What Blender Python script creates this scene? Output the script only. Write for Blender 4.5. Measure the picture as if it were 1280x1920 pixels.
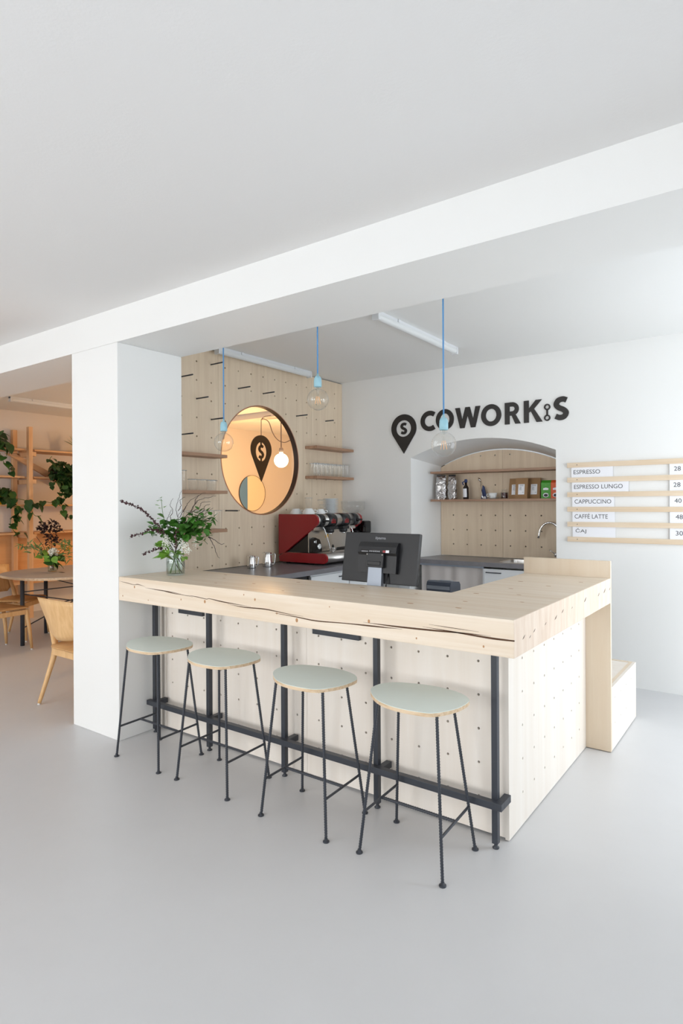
import bpy, bmesh, math, random
from mathutils import Vector, Matrix
from mathutils.geometry import delaunay_2d_cdt

random.seed(7)
PI = math.pi
for o in list(bpy.data.objects):
    bpy.data.objects.remove(o, do_unlink=True)
SC = bpy.context.scene
COL = SC.collection

# ------------------------------------------------------------------ camera
cam_data = bpy.data.cameras.new('camera')
cam = bpy.data.objects.new('camera', cam_data)
COL.objects.link(cam)
YAW, ROLL = -0.6113, -0.0055
fwd = Vector((math.sin(YAW), math.cos(YAW), 0))
rgt = Vector((math.cos(YAW), -math.sin(YAW), 0))
upv = Vector((0, 0, 1))
r2 = rgt * math.cos(ROLL) + upv * math.sin(ROLL)
u2 = upv * math.cos(ROLL) - rgt * math.sin(ROLL)
M = Matrix((r2, u2, -fwd)).transposed().to_4x4()
M.translation = Vector((3.383, -2.1826, 1.462))
cam.matrix_world = M
cam_data.sensor_fit = 'HORIZONTAL'
cam_data.sensor_width = 36
cam_data.lens = 1129.43 / 1280 * 36
cam_data.shift_x = (640 - 680.85) / 1280
cam_data.shift_y = (944.68 - 960) / 1280
cam_data.clip_start = 0.02
cam_data.clip_end = 100
SC.camera = cam

# ------------------------------------------------------------------ world, lights, exposure
SC.view_settings.view_transform = 'Standard'
SC.view_settings.look = 'None'
SC.view_settings.exposure = -0.19
SC.view_settings.gamma = 1.0
SC.view_settings.use_curve_mapping = False
SC.cycles.transparent_max_bounces = 24
W = bpy.data.worlds.new('sky')
SC.world = W
W.use_nodes = True
W.node_tree.nodes['Background'].inputs[0].default_value = (0.80, 0.90, 1.0, 1)
W.node_tree.nodes['Background'].inputs[1].default_value = 3.5


def area(name, loc, to, sx, sy, power, color):
    l = bpy.data.lights.new(name, 'AREA')
    l.shape = 'RECTANGLE'
    l.size, l.size_y = sx, sy
    l.energy = power
    l.color = color
    o = bpy.data.objects.new(name, l)
    COL.objects.link(o)
    o.location = loc
    o.rotation_euler = (Vector(to) - Vector(loc)).to_track_quat('-Z', 'Y').to_euler()
    return o


DAY = (1.0, 0.985, 0.97)
# daylight through the windows behind the camera (rear wall y=-6) and on the right wall (x=4.4)
area('daylight_rear_a', (-1.7, -5.9, 1.35), (-1.7, -1.0, 0.2), 1.8, 1.5, 94, DAY)
area('daylight_rear_b', (1.3, -5.9, 1.35), (1.3, -1.0, 0.2), 1.8, 1.5, 82, DAY)
area('daylight_right_a', (4.32, -2.6, 1.3), (2.5, -2.4, 0.6), 1.8, 1.8, 5, DAY)
area('daylight_right_b', (4.32, 1.9, 1.3), (1.2, 2.3, 0.5), 2.0, 1.6, 26, (0.96, 0.98, 1.0))

# ------------------------------------------------------------------ materials
MATS = {}


def srgb(r, g, b):
    f = lambda c: c / 12.92 if c <= 0.04045 else ((c + 0.055) / 1.055) ** 2.4
    return (f(r / 255), f(g / 255), f(b / 255), 1)


def mat(name, col, rough=0.5, metal=0.0, emit=None, spec=0.5, bump=0.0, bscale=200, var=0.0, vscale=3.0):
    if name in MATS:
        return MATS[name]
    m = bpy.data.materials.new(name)
    m.use_nodes = True
    nt = m.node_tree
    b = nt.nodes['Principled BSDF']
    c = srgb(*col)
    b.inputs['Base Color'].default_value = c
    b.inputs['Roughness'].default_value = rough
    b.inputs['Metallic'].default_value = metal
    b.inputs['Specular IOR Level'].default_value = spec
    if emit:
        b.inputs['Emission Color'].default_value = srgb(*emit[:3])
        b.inputs['Emission Strength'].default_value = emit[3]
    tc = nt.nodes.new('ShaderNodeTexCoord')
    if bump:
        n = nt.nodes.new('ShaderNodeTexNoise')
        n.inputs['Scale'].default_value = bscale
        n.inputs['Detail'].default_value = 3
        bp = nt.nodes.new('ShaderNodeBump')
        bp.inputs['Strength'].default_value = bump
        bp.inputs['Distance'].default_value = 0.002
        nt.links.new(tc.outputs['Object'], n.inputs['Vector'])
        nt.links.new(n.outputs['Fac'], bp.inputs['Height'])
        nt.links.new(bp.outputs['Normal'], b.inputs['Normal'])
    if var:
        n = nt.nodes.new('ShaderNodeTexNoise')
        n.inputs['Scale'].default_value = vscale
        n.inputs['Detail'].default_value = 6
        n.inputs['Roughness'].default_value = 0.65
        nt.links.new(tc.outputs['Object'], n.inputs['Vector'])
        mx = nt.nodes.new('ShaderNodeMix')
        mx.data_type = 'RGBA'
        mx.inputs['A'].default_value = [x * (1 - var) for x in c[:3]] + [1]
        mx.inputs['B'].default_value = [min(1, x * (1 + var)) for x in c[:3]] + [1]
        nt.links.new(n.outputs['Fac'], mx.inputs['Factor'])
        nt.links.new(mx.outputs['Result'], b.inputs['Base Color'])
    MATS[name] = m
    return m


def wood(name, ca, cb, axis='X', scale=8.0, rough=0.45, stretch=0.06, bump=0.05, contrast=(0.35, 0.68), blotch=0.0, spec=0.4):
    """grain: noise squeezed along the grain axis, in object space"""
    m = bpy.data.materials.new(name)
    m.use_nodes = True
    nt = m.node_tree
    b = nt.nodes['Principled BSDF']
    b.inputs['Roughness'].default_value = rough
    b.inputs['Specular IOR Level'].default_value = spec
    tc = nt.nodes.new('ShaderNodeTexCoord')
    mp = nt.nodes.new('ShaderNodeMapping')
    s = [scale] * 3
    s['XYZ'.index(axis)] = scale * stretch
    mp.inputs['Scale'].default_value = s
    nt.links.new(tc.outputs['Object'], mp.inputs['Vector'])
    n = nt.nodes.new('ShaderNodeTexNoise')
    n.inputs['Scale'].default_value = 1.6
    n.inputs['Detail'].default_value = 7
    n.inputs['Roughness'].default_value = 0.62
    n.inputs['Distortion'].default_value = 0.6
    nt.links.new(mp.outputs['Vector'], n.inputs['Vector'])
    r = nt.nodes.new('ShaderNodeValToRGB')
    r.color_ramp.elements[0].position = contrast[0]
    r.color_ramp.elements[1].position = contrast[1]
    r.color_ramp.elements[0].color = srgb(*cb)
    r.color_ramp.elements[1].color = srgb(*ca)
    nt.links.new(n.outputs['Fac'], r.inputs['Fac'])
    out = r.outputs['Color']
    if blotch:
        n2 = nt.nodes.new('ShaderNodeTexNoise')
        n2.inputs['Scale'].default_value = 2.5
        n2.inputs['Detail'].default_value = 4
        nt.links.new(tc.outputs['Object'], n2.inputs['Vector'])
        mx = nt.nodes.new('ShaderNodeMix')
        mx.data_type = 'RGBA'
        mx.blend_type = 'MULTIPLY'
        mx.inputs['Factor'].default_value = blotch
        r2_ = nt.nodes.new('ShaderNodeValToRGB')
        r2_.color_ramp.elements[0].position = 0.35
        r2_.color_ramp.elements[1].position = 0.6
        r2_.color_ramp.elements[0].color = (0.62, 0.55, 0.48, 1)
        r2_.color_ramp.elements[1].color = (1, 1, 1, 1)
        nt.links.new(n2.outputs['Fac'], r2_.inputs['Fac'])
        nt.links.new(out, mx.inputs['A'])
        nt.links.new(r2_.outputs['Color'], mx.inputs['B'])
        out = mx.outputs['Result']
    nt.links.new(out, b.inputs['Base Color'])
    if bump:
        bp = nt.nodes.new('ShaderNodeBump')
        bp.inputs['Strength'].default_value = bump
        bp.inputs['Distance'].default_value = 0.002
        nt.links.new(n.outputs['Fac'], bp.inputs['Height'])
        nt.links.new(bp.outputs['Normal'], b.inputs['Normal'])
    MATS[name] = m
    return m


def thin_glass(name, tint=(1, 1, 1), refl=0.9, ior=1.45):
    m = bpy.data.materials.new(name)
    m.use_nodes = True
    nt = m.node_tree
    nt.nodes.remove(nt.nodes['Principled BSDF'])
    t = nt.nodes.new('ShaderNodeBsdfTransparent')
    t.inputs['Color'].default_value = (*tint, 1)
    g = nt.nodes.new('ShaderNodeBsdfGlossy')
    g.inputs['Roughness'].default_value = 0.03
    g.inputs['Color'].default_value = (refl, refl, refl, 1)
    lw = nt.nodes.new('ShaderNodeLayerWeight')       # thin sheet: same reflection from both sides
    lw.inputs['Blend'].default_value = 0.5
    pw = nt.nodes.new('ShaderNodeMath')
    pw.operation = 'POWER'
    pw.inputs[1].default_value = 3.5
    f = nt.nodes.new('ShaderNodeMath')
    f.operation = 'MULTIPLY_ADD'
    f.inputs[1].default_value = 0.8
    f.inputs[2].default_value = 0.05
    nt.links.new(lw.outputs['Facing'], pw.inputs[0])
    nt.links.new(pw.outputs[0], f.inputs[0])
    mx = nt.nodes.new('ShaderNodeMixShader')
    nt.links.new(f.outputs[0], mx.inputs[0])
    nt.links.new(t.outputs[0], mx.inputs[1])
    nt.links.new(g.outputs[0], mx.inputs[2])
    nt.links.new(mx.outputs[0], nt.nodes['Material Output'].inputs[0])
    MATS[name] = m
    return m


WALL = mat('white_wall_paint', (240, 240, 238), 0.75, bump=0.12, bscale=120)
CEIL = mat('white_ceiling_paint', (238, 237, 236), 0.8, bump=0.25, bscale=90)
FLOOR = mat('pale_grey_floor', (207, 207, 208), 0.38, var=0.05, vscale=2.2, bump=0.03, bscale=30)
WARMW = mat('cream_wall_paint', (222, 214, 206), 0.8, bump=0.1, bscale=100)
PINE = wood('pine_timber', (240, 226, 208), (227, 207, 182), 'X', 14, 0.42, 0.04, 0.06, spec=0.5)
PINE_END = wood('pine_end_grain', (240, 222, 204), (226, 202, 180), 'Z', 16, 0.5, 0.15, 0.05)
BIRCH = wood('birch_panel', (245, 238, 229), (238, 228, 216), 'Z', 7, 0.45, 0.05, 0.03, (0.3, 0.7))
BIRCH_Y = wood('birch_panel_warm', (236, 220, 198), (228, 208, 182), 'Z', 7, 0.42, 0.08, 0.03, (0.3, 0.7))
PLY = wood('birch_plywood_wall', (238, 219, 193), (226, 205, 178), 'Z', 15, 0.5, 0.05, 0.04, (0.32, 0.68), 0.12)
OAK = wood('oak_shelf', (186, 150, 122), (158, 120, 95), 'Y', 22, 0.5, 0.05, 0.05)
OAKX = wood('oak_shelf_long', (176, 142, 118), (150, 116, 94), 'X', 22, 0.5, 0.05, 0.05)
SLAT = wood('maple_slat', (232, 214, 190), (220, 196, 166), 'X', 18, 0.5, 0.05, 0.03)
CHAIRW = wood('oak_chair_wood', (234, 194, 142), (218, 174, 120), 'Z', 18, 0.4, 0.1, 0.03)
CHAIRS_ = wood('oak_chair_seat', (216, 168, 114), (196, 148, 94), 'Y', 14, 0.4, 0.08, 0.03)
RACK = wood('spruce_beam', (230, 188, 146), (210, 164, 120), 'Z', 16, 0.5, 0.05, 0.05)
RACKY = wood('spruce_board', (228, 184, 142), (206, 160, 116), 'Y', 16, 0.5, 0.05, 0.05)
ORANGEP = wood('orange_plywood', (228, 178, 126), (214, 160, 108), 'Y', 6, 0.45, 0.08, 0.03)
PLYEDGE = wood('plywood_edge', (236, 214, 184), (206, 176, 138), 'X', 40, 0.5, 0.02, 0.03)
BLACKM = mat('black_steel', (52, 56, 64), 0.42, 0.0, bump=0.03, bscale=300)
MINT = mat('mint_linoleum', (228, 238, 232), 0.55, var=0.02, vscale=12)
COUNTER = mat('grey_slate_laminate', (120, 118, 122), 0.32, var=0.22, vscale=18)
DARK = mat('dark_void', (24, 20, 18), 0.8)  # painted shade for the sheets seen through drilled holes
BLACKP = mat('black_plastic', (30, 31, 34), 0.45)
BLACKG = mat('black_gloss', (18, 18, 20), 0.2)
SIGNK = mat('black_sign_face', (36, 32, 30), 0.5)
STEEL = mat('brushed_steel', (205, 203, 200), 0.28, 1.0)
CHROME = mat('polished_steel', (225, 225, 225), 0.1, 1.0)
RED = mat('red_enamel', (150, 16, 26), 0.3, spec=0.6)
WHITE = mat('white_laminate', (226, 228, 230), 0.4)
PORC = mat('white_porcelain', (236, 238, 238), 0.2)
CARD = mat('white_card', (244, 245, 250), 0.6)
INK = mat('grey_ink', (62, 60, 62), 0.7)
GREYT = mat('pale_grey_print', (158, 160, 165), 0.5)
BLUE = mat('blue_fabric_cord', (92, 148, 200), 0.7)
LBLUE = mat('pale_blue_socket', (156, 200, 214), 0.45)
TUBEW = mat('opal_tube_cover', (226, 228, 228), 0.35)
COPPER = mat('copper_edge', (206, 150, 118), 0.35, 0.4)
LINING = mat('dark_brown_lining', (58, 40, 32), 0.35)
LEAF = mat('green_leaf', (66, 118, 40), 0.4, var=0.3, vscale=30)
LEAFL = mat('light_green_leaf', (128, 176, 70), 0.4, var=0.2, vscale=30)
LEAFD = mat('dark_green_leaf', (38, 72, 34), 0.38, var=0.25, vscale=30)
PURPLE = mat('dark_purple_leaf', (76, 42, 46), 0.5, var=0.3, vscale=40)
DPURP = mat('blackish_purple_leaf', (44, 30, 34), 0.5)
STEM = mat('green_stem', (92, 120, 52), 0.5)
TWIG = mat('dark_twig', (66, 48, 42), 0.7)
PETAL = mat('white_petal', (244, 244, 232), 0.6)
YELP = mat('yellow_petal', (214, 160, 50), 0.6)
GLASS = thin_glass('clear_glass', (0.985, 0.99, 0.99), 0.95, 1.5)
BULBG = thin_glass('bulb_glass', (0.97, 0.97, 0.96), 0.9, 1.4)
JARG = thin_glass('jar_glass', (0.93, 0.96, 0.95), 0.9, 1.5)
WATER = thin_glass('water', (0.93, 0.95, 0.92), 0.25, 1.33)
RIMG = mat('glass_rim', (186, 184, 180), 0.15, spec=0.8)
FILA = mat('amber_filament', (240, 190, 120), 0.4, emit=(255, 170, 90, 0.5))
LED = mat('red_button_light', (200, 20, 20), 0.4, emit=(255, 30, 30, 0.5))
GLOW = mat('lit_bulb', (255, 240, 215), 0.4, emit=(255, 226, 176, 14.0))
CURT = mat('grey_curtain_cloth', (206, 199, 195), 0.75)
KRAFT = mat('kraft_paper', (158, 122, 84), 0.7, var=0.08, vscale=20)
FOIL = mat('crinkled_foil', (190, 188, 188), 0.24, 1.0, bump=0.6, bscale=26)
MATS['crinkled_foil'].node_tree.nodes['Bump'].inputs['Distance'].default_value = 0.02
GREENB = mat('green_tea_box_print', (70, 160, 48), 0.5)
ORANGEB = mat('orange_tea_box_print', (224, 92, 44), 0.5)
BOTTLE = mat('dark_bottle_glass', (30, 22, 20), 0.12)
NAVY = mat('navy_paper', (44, 62, 110), 0.5)
JAM = mat('dark_red_jam', (64, 14, 20), 0.15)
TEAL = mat('teal_mirror_reflection', (96, 142, 190), 0.5)  # left part of the round mirror's reflection, painted flat
PEACH = mat('peach_mirror_reflection', (246, 226, 196), 0.5)  # warm part of the round mirror's reflection, painted flat
TABLET = mat('grey_linoleum_table', (188, 180, 176), 0.5)
YELLOW = mat('yellow_glazed_pot', (226, 186, 30), 0.3)
GREYC = mat('grey_textile_cord', (110, 100, 104), 0.7)
SOCKG = mat('grey_lamp_socket', (150, 140, 142), 0.4)
GLIDE = mat('white_felt_glide', (230, 228, 224), 0.6)
BROWN = mat('brown_crack', (84, 56, 34), 0.8)
KNOT = mat('pine_knot', (184, 136, 92), 0.5)
SILVP = mat('silver_grey_plastic', (150, 158, 170), 0.35, 0.3)
BLUEG = mat('blue_grey_plastic', (70, 78, 92), 0.4)
EARTH = mat('dark_soil', (50, 38, 30), 0.9)
TERRA = mat('dark_planter', (60, 52, 46), 0.6)

# ------------------------------------------------------------------ mesh builder


class MB:
    def __init__(s):
        s.v, s.f, s.sm = [], [], []

    def add(s, vs, fs, smooth=False):
        n = len(s.v)
        s.v += [tuple(p) for p in vs]
        s.f += [tuple(i + n for i in f) for f in fs]
        s.sm += [smooth] * len(fs)
        return s

    def box(s, x0, x1, y0, y1, z0, z1, bev=0.0):
        if bev:
            bm = bmesh.new()
            bmesh.ops.create_cube(bm, size=1)
            for v in bm.verts:
                v.co = Vector(((x0 + x1) / 2 + v.co.x * (x1 - x0), (y0 + y1) / 2 + v.co.y * (y1 - y0), (z0 + z1) / 2 + v.co.z * (z1 - z0)))
            bmesh.ops.bevel(bm, geom=bm.edges[:], offset=bev, segments=2, profile=0.6, affect='EDGES', clamp_overlap=True)
            bm.verts.index_update()
            s.add([v.co[:] for v in bm.verts], [[v.index for v in f.verts] for f in bm.faces], False)
            bm.free()
            return s
        vs = [(x, y, z) for x in (x0, x1) for y in (y0, y1) for z in (z0, z1)]
        return s.add(vs, [(0, 1, 3, 2), (4, 6, 7, 5), (0, 4, 5, 1), (2, 3, 7, 6), (0, 2, 6, 4), (1, 5, 7, 3)])

    def tube(s, pts, r, seg=8, caps=True, rib=None):
        pts = [Vector(p) for p in pts]
        n = len(pts)
        rr = r if isinstance(r, (list, tuple)) else [r] * n
        vs, fs = [], []
        t0 = (pts[1] - pts[0]).normalized()
        a = t0.orthogonal().normalized()
        for i, p in enumerate(pts):
            t = (pts[min(i + 1, n - 1)] - pts[max(i - 1, 0)]).normalized()
            a = (a - t * a.dot(t))
            a = a.normalized() if a.length > 1e-6 else t.orthogonal().normalized()
            b = t.cross(a)
            for k in range(seg):
                th = 2 * PI * k / seg
                rad = rr[i]
                if rib:
                    rad += rib * max(0.0, math.cos(i * PI + th))
                vs.append(p + (a * math.cos(th) + b * math.sin(th)) * rad)
        for i in range(n - 1):
            for k in range(seg):
                k2 = (k + 1) % seg
                fs.append((i * seg + k, i * seg + k2, (i + 1) * seg + k2, (i + 1) * seg + k))
        if caps:
            fs.append(tuple(range(seg - 1, -1, -1)))
            fs.append(tuple((n - 1) * seg + k for k in range(seg)))
        return s.add(vs, fs, True)

    def rebar(s, p0, p1, r=0.0054, pitch=0.0055, seg=6):
        p0, p1 = Vector(p0), Vector(p1)
        n = max(4, int((p1 - p0).length / pitch))
        return s.tube([p0.lerp(p1, i / n) for i in range(n + 1)], r, seg, True, 0.002)

    def lathe(s, prof, c=(0, 0, 0), seg=24, axis='Z', smooth=True):
        """prof: list of (radius, height)"""
        vs, fs, rings = [], [], []
        for (r, h) in prof:
            if r < 1e-6:
                rings.append([len(vs)])
                vs.append((0, 0, h))
            else:
                rings.append(list(range(len(vs), len(vs) + seg)))
                vs += [(r * math.cos(2 * PI * k / seg), r * math.sin(2 * PI * k / seg), h) for k in range(seg)]
        for A, B in zip(rings, rings[1:]):
            for k in range(seg):
                k2 = (k + 1) % seg
                if len(A) == 1 and len(B) == 1:
                    break
                if len(A) == 1:
                    fs.append((A[0], B[k], B[k2])[::-1])
                elif len(B) == 1:
                    fs.append((A[k], A[k2], B[0]))
                else:
                    fs.append((A[k], A[k2], B[k2], B[k]))
        if axis == 'Y':
            vs = [(x, z, -y) for x, y, z in vs]
        elif axis == 'X':
            vs = [(z, x, y) for x, y, z in vs]
        vs = [(x + c[0], y + c[1], z + c[2]) for x, y, z in vs]
        return s.add(vs, fs, smooth)

    def prism(s, poly, a0, a1, plane='XZ'):
        """poly in 2D extruded along the remaining axis from a0 to a1"""
        def P(u, v, w):
            return {'XZ': (u, w, v), 'YZ': (w, u, v), 'XY': (u, v, w)}[plane]
        n = len(poly)
        vs = [P(u, v, a0) for u, v in poly] + [P(u, v, a1) for u, v in poly]
        fs = [tuple(range(n)), tuple(range(2 * n - 1, n - 1, -1))]
        fs += [(i, i + n, (i + 1) % n + n, (i + 1) % n) for i in range(n)]
        return s.add(vs, fs)

    def plate(s, outer, holes, a0, a1, plane='XZ', cap_back=True):
        """flat plate with holes: triangulated faces plus walls of every loop"""
        def P(u, v, w):
            return {'XZ': (u, w, v), 'YZ': (w, u, v), 'XY': (u, v, w)}[plane]
        loops = [outer] + list(holes)
        vs, lp = [], []
        for l in loops:
            lp.append(list(range(len(vs), len(vs) + len(l))))
            vs += [Vector(p) for p in l]
        ed = [(l[i], l[(i + 1) % len(l)]) for l in lp for i in range(len(l))]
        V, E_, F, ov, oe, of = delaunay_2d_cdt(vs, ed, [], 2, 1e-7)
        def inside(p, l):
            c, n = False, len(l)
            for i in range(n):
                a, b = l[i], l[(i + 1) % n]
                if (a[1] > p[1]) != (b[1] > p[1]) and p[0] < (b[0] - a[0]) * (p[1] - a[1]) / (b[1] - a[1]) + a[0]:
                    c = not c
            return c
        # a triangle whose corners all belong to one hole loop is the hole's filling
        hid = {}
        for k, vv in enumerate(ov):
            for o_ in vv:
                for h, l in enumerate(lp):
                    if l[0] <= o_ <= l[-1]:
                        hid[k] = h
        keep = []
        for f in F:
            hs = {hid.get(i, -1) for i in f}
            if len(hs) == 1:
                h = hs.pop()
                cx = sum(V[i][0] for i in f) / len(f)
                cy = sum(V[i][1] for i in f) / len(f)
                if h > 0 and inside((cx, cy), loops[h]):
                    continue
                if h == 0 and not inside((cx, cy), outer):
                    continue
            keep.append(f)
        s.add([P(v[0], v[1], a0) for v in V], keep)
        if cap_back:
            s.add([P(v[0], v[1], a1) for v in V], [tuple(reversed(f)) for f in keep])
        for l in loops:
            n = len(l)
            s.add([P(u, v, a0) for u, v in l] + [P(u, v, a1) for u, v in l], [(i, i + n, (i + 1) % n + n, (i + 1) % n) for i in range(n)])
        return s

    def ribbon(s, pts, w, a0, a1, plane='XZ'):
        """a stroke of width w (number or list) along 2D points, extruded a0..a1"""
        pts = [Vector(p) for p in pts]
        n = len(pts)
        ws = w if isinstance(w, (list, tuple)) else [w] * n
        L, R = [], []
        for i, p in enumerate(pts):
            d1 = (pts[i] - pts[i - 1]).normalized() if i else None
            d2 = (pts[i + 1] - pts[i]).normalized() if i < n - 1 else None
            d = ((d1 or d2) + (d2 or d1)).normalized()
            nn = Vector((-d.y, d.x))
            k = 1.0
            if d1 and d2:
                k = 1 / max(0.4, nn.dot(Vector((-d1.y, d1.x))))
            L.append(p + nn * ws[i] / 2 * k)
            R.append(p - nn * ws[i] / 2 * k)
        def P(u, v, q):
            return {'XZ': (u, q, v), 'YZ': (q, u, v), 'XY': (u, v, q)}[plane]
        vs, fs = [], []
        for i in range(n):
            vs += [P(*L[i], a0), P(*R[i], a0), P(*L[i], a1), P(*R[i], a1)]
        for i in range(n - 1):
            a, b = 4 * i, 4 * i + 4
            fs += [(a, a + 1, b + 1, b), (a + 2, b + 2, b + 3, a + 3), (a, b, b + 2, a + 2), (a + 1, a + 3, b + 3, b + 1)]
        e = 4 * (n - 1)
        fs += [(0, 2, 3, 1), (e, e + 1, e + 3, e + 2)]
        return s.add(vs, fs)

    def xf(s, m):
        s.v = [tuple(m @ Vector(p)) for p in s.v]
        return s

    def mesh(s, name, m):
        me = bpy.data.meshes.new(name)
        me.from_pydata(s.v, [], s.f)
        me.polygons.foreach_set('use_smooth', s.sm)
        bm = bmesh.new()
        bm.from_mesh(me)
        bmesh.ops.recalc_face_normals(bm, faces=bm.faces[:])
        bm.to_mesh(me)
        bm.free()
        me.materials.append(m)
        me.update()
        return me

    def build(s, name, m, parent=None, local=False, label=None):
        """link as one object; world coordinates unless local (then relative to the parent)"""
        if parent is not None and not local:
            off = root_loc(parent)
            s.v = [(x - off[0], y - off[1], z - off[2]) for x, y, z in s.v]
        o = bpy.data.objects.new(name, s.mesh(name, m))
        COL.objects.link(o)
        if parent is not None:
            o.parent = parent
        if label:
            o['label'] = label
        return o


def root_loc(o):
    l = Vector((0, 0, 0))
    while o is not None:
        l = l + o.location
        o = o.parent
    return l


def thing(name, label, cat, loc=(0, 0, 0), rotz=0.0, group=None):
    o = bpy.data.objects.new(name, None)
    COL.objects.link(o)
    o.location = loc
    o.rotation_euler = (0, 0, rotz)
    o.empty_display_size = 0.05
    return tag(o, label, cat, group)


def tag(o, label, cat, group=None):
    o['label'] = label
    o['category'] = cat
    if group:
        o['group'] = group
    return o


def struct(o):
    o['kind'] = 'structure'
    return o


def dup(root, loc=None, rotz=None, label=None):
    def cp(o, par):
        c = o.copy()
        COL.objects.link(c)
        if par is not None:
            c.parent = par
        for ch in o.children:
            cp(ch, c)
        return c
    r = cp(root, None)
    if loc is not None:
        r.location = loc
    if rotz is not None:
        r.rotation_euler = (0, 0, rotz)
    if label:
        r['label'] = label
    return r


def piece(mesh, name, parent, loc=(0, 0, 0), rot=(0, 0, 0), sc=1.0):
    o = bpy.data.objects.new(name, mesh)
    COL.objects.link(o)
    o.parent = parent
    o.location = loc
    o.rotation_euler = rot
    o.scale = (sc, sc, sc) if not isinstance(sc, (tuple, list)) else sc
    return o


def spline(pts, n=8, closed=False):
    P = [Vector(p) for p in pts]
    N = len(P)
    out = []
    rng = range(N) if closed else range(N - 1)
    for i in rng:
        if closed:
            p0, p1, p2, p3 = P[i - 1], P[i], P[(i + 1) % N], P[(i + 2) % N]
        else:
            p0, p1, p2, p3 = P[max(i - 1, 0)], P[i], P[i + 1], P[min(i + 2, N - 1)]
        for k in range(n):
            t = k / n
            out.append(0.5 * ((2 * p1) + (p2 - p0) * t + (2 * p0 - 5 * p1 + 4 * p2 - p3) * t * t + (3 * p1 - p0 - 3 * p2 + p3) * t ** 3))
    if not closed:
        out.append(P[-1])
    return out


def circ(cx, cy, r, n=8, ry=None, ph=0.0):
    ry = ry or r
    return [(cx + r * math.cos(2 * PI * k / n + ph), cy + ry * math.sin(2 * PI * k / n + ph)) for k in range(n)]


def text_mb(txt, x0, x1, zb, zt, y, depth=0.0006, bold=0.0, plane='XZ'):
    """lettering fitted into a box; returns an MB in the plane"""
    cu = bpy.data.curves.new('lettering', 'FONT')
    cu.body = txt
    cu.size = 1
    cu.offset = bold
    cu.resolution_u = 3
    o = bpy.data.objects.new('lettering', cu)
    COL.objects.link(o)
    dg = bpy.context.evaluated_depsgraph_get()
    me = o.evaluated_get(dg).to_mesh()
    vs = [v.co.copy() for v in me.vertices]
    fs = [tuple(p.vertices) for p in me.polygons]
    o.evaluated_get(dg).to_mesh_clear()
    bpy.data.objects.remove(o)
    bpy.data.curves.remove(cu)
    ax, bx = min(v.x for v in vs), max(v.x for v in vs)
    ay, by = min(v.y for v in vs), max(v.y for v in vs)
    f = lambda v: (x0 + (v.x - ax) / (bx - ax) * (x1 - x0), y - depth, zb + (v.y - ay) / (by - ay) * (zt - zb))
    mb = MB()
    mb.add([f(v) for v in vs], fs)
    return mb


def rrect(x0, x1, y0, y1, r, n=4):
    out = []
    for cx, cy, a in ((x1 - r, y1 - r, 0), (x0 + r, y1 - r, PI / 2), (x0 + r, y0 + r, PI), (x1 - r, y0 + r, 1.5 * PI)):
        for k in range(n + 1):
            t = a + PI / 2 * k / n
            out.append((cx + r * math.cos(t), cy + r * math.sin(t)))
    return out


# ================================================================== setting
XR, YB, YR = 4.4, 2.931, -6.0
XF = -5.13
ZC1, ZC2, ZB = 2.685, 2.742, 2.474
PB = 0.4847
XP = -0.52
MB_ = MB


def S(name, mb, m):
    return struct(mb.build(name, m))


S('floor', MB().box(XF - 0.2, XR + 0.2, YR - 0.2, 7.2, -0.1, 0.0), FLOOR)
S('ceiling_front', MB().box(XF - 0.2, XR + 0.2, YR - 0.2, 0.0, ZC1, ZC1 + 0.15), CEIL)
S('ceiling_back', MB().box(XF - 0.2, XR + 0.2, PB, 7.2, ZC2, ZC2 + 0.15), WALL)
S('beam', MB().box(XF - 0.2, XR + 0.2, 0.0, PB, ZB, 3.0, ), WALL)
S('pillar', MB().box(XP, 0.0, 0.0, PB, 0.0, ZB, 0.004), WALL)
# back wall with the arched niche opening
nx0, nx1, nzs, nza = 0.371, 1.792, 1.911, 2.056


def arch(x0, x1, zs, za, n=20):
    h, w = za - zs, (x1 - x0) / 2
    R_ = (w * w + h * h) / (2 * h)
    cx, cz = (x0 + x1) / 2, za - R_
    a = math.asin(w / R_)
    return [(cx + R_ * math.sin(-a + 2 * a * k / n), cz + R_ * math.cos(-a + 2 * a * k / n)) for k in range(n + 1)]


A1 = arch(nx0, nx1, nzs, nza)
out = [(-0.6, 0), (nx0, 0)] + A1 + [(nx1, 0), (XR, 0), (XR, ZC2 + 0.01), (-0.6, ZC2 + 0.01)]
mb = MB()
# split so the polygon stays simple: left strip, right strip, arch head
mb.box(-0.52, nx0, YB, YB + 0.12, 0, ZC2 + 0.01)
mb.box(nx1, XR, YB, YB + 0.12, 0, ZC2 + 0.01)
mb.prism([(nx0, ZC2 + 0.01)] + A1 + [(nx1, ZC2 + 0.01)], YB, YB + 0.12, 'XZ')
S('wall_back', mb, WALL)
YN = 3.42
A2 = arch(0.450, 1.712, 1.845, 1.995)
prof1 = [(nx0, 0.0)] + A1 + [(nx1, 0.0)]
prof2 = [(0.450, 0.0)] + A2 + [(1.712, 0.0)]
n = len(prof1)
mb = MB()
mb.add([(x, YB + 0.0005, z) for x, z in prof1] + [(x, YN, z) for x, z in prof2], [(i, i + 1, i + 1 + n, i + n) for i in range(n - 1)], False)
mb.add([(x + (x - 1.08) * 0.1, YN, z + (0.06 if z > 0.1 else 0)) for x, z in prof2] + [(x, YN + 0.05, z) for x, z in prof2], [(i, i + 1, i + 1 + n, i + n) for i in range(n - 1)])
S('niche_reveal', mb, WALL)
S('niche_back', MB().box(0.3, 1.9, YN + 0.03, YN + 0.1, 0, 2.15), WALL)
# outer shell
WR = [(-2.6, -0.8), (0.4, 2.2)]


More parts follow.
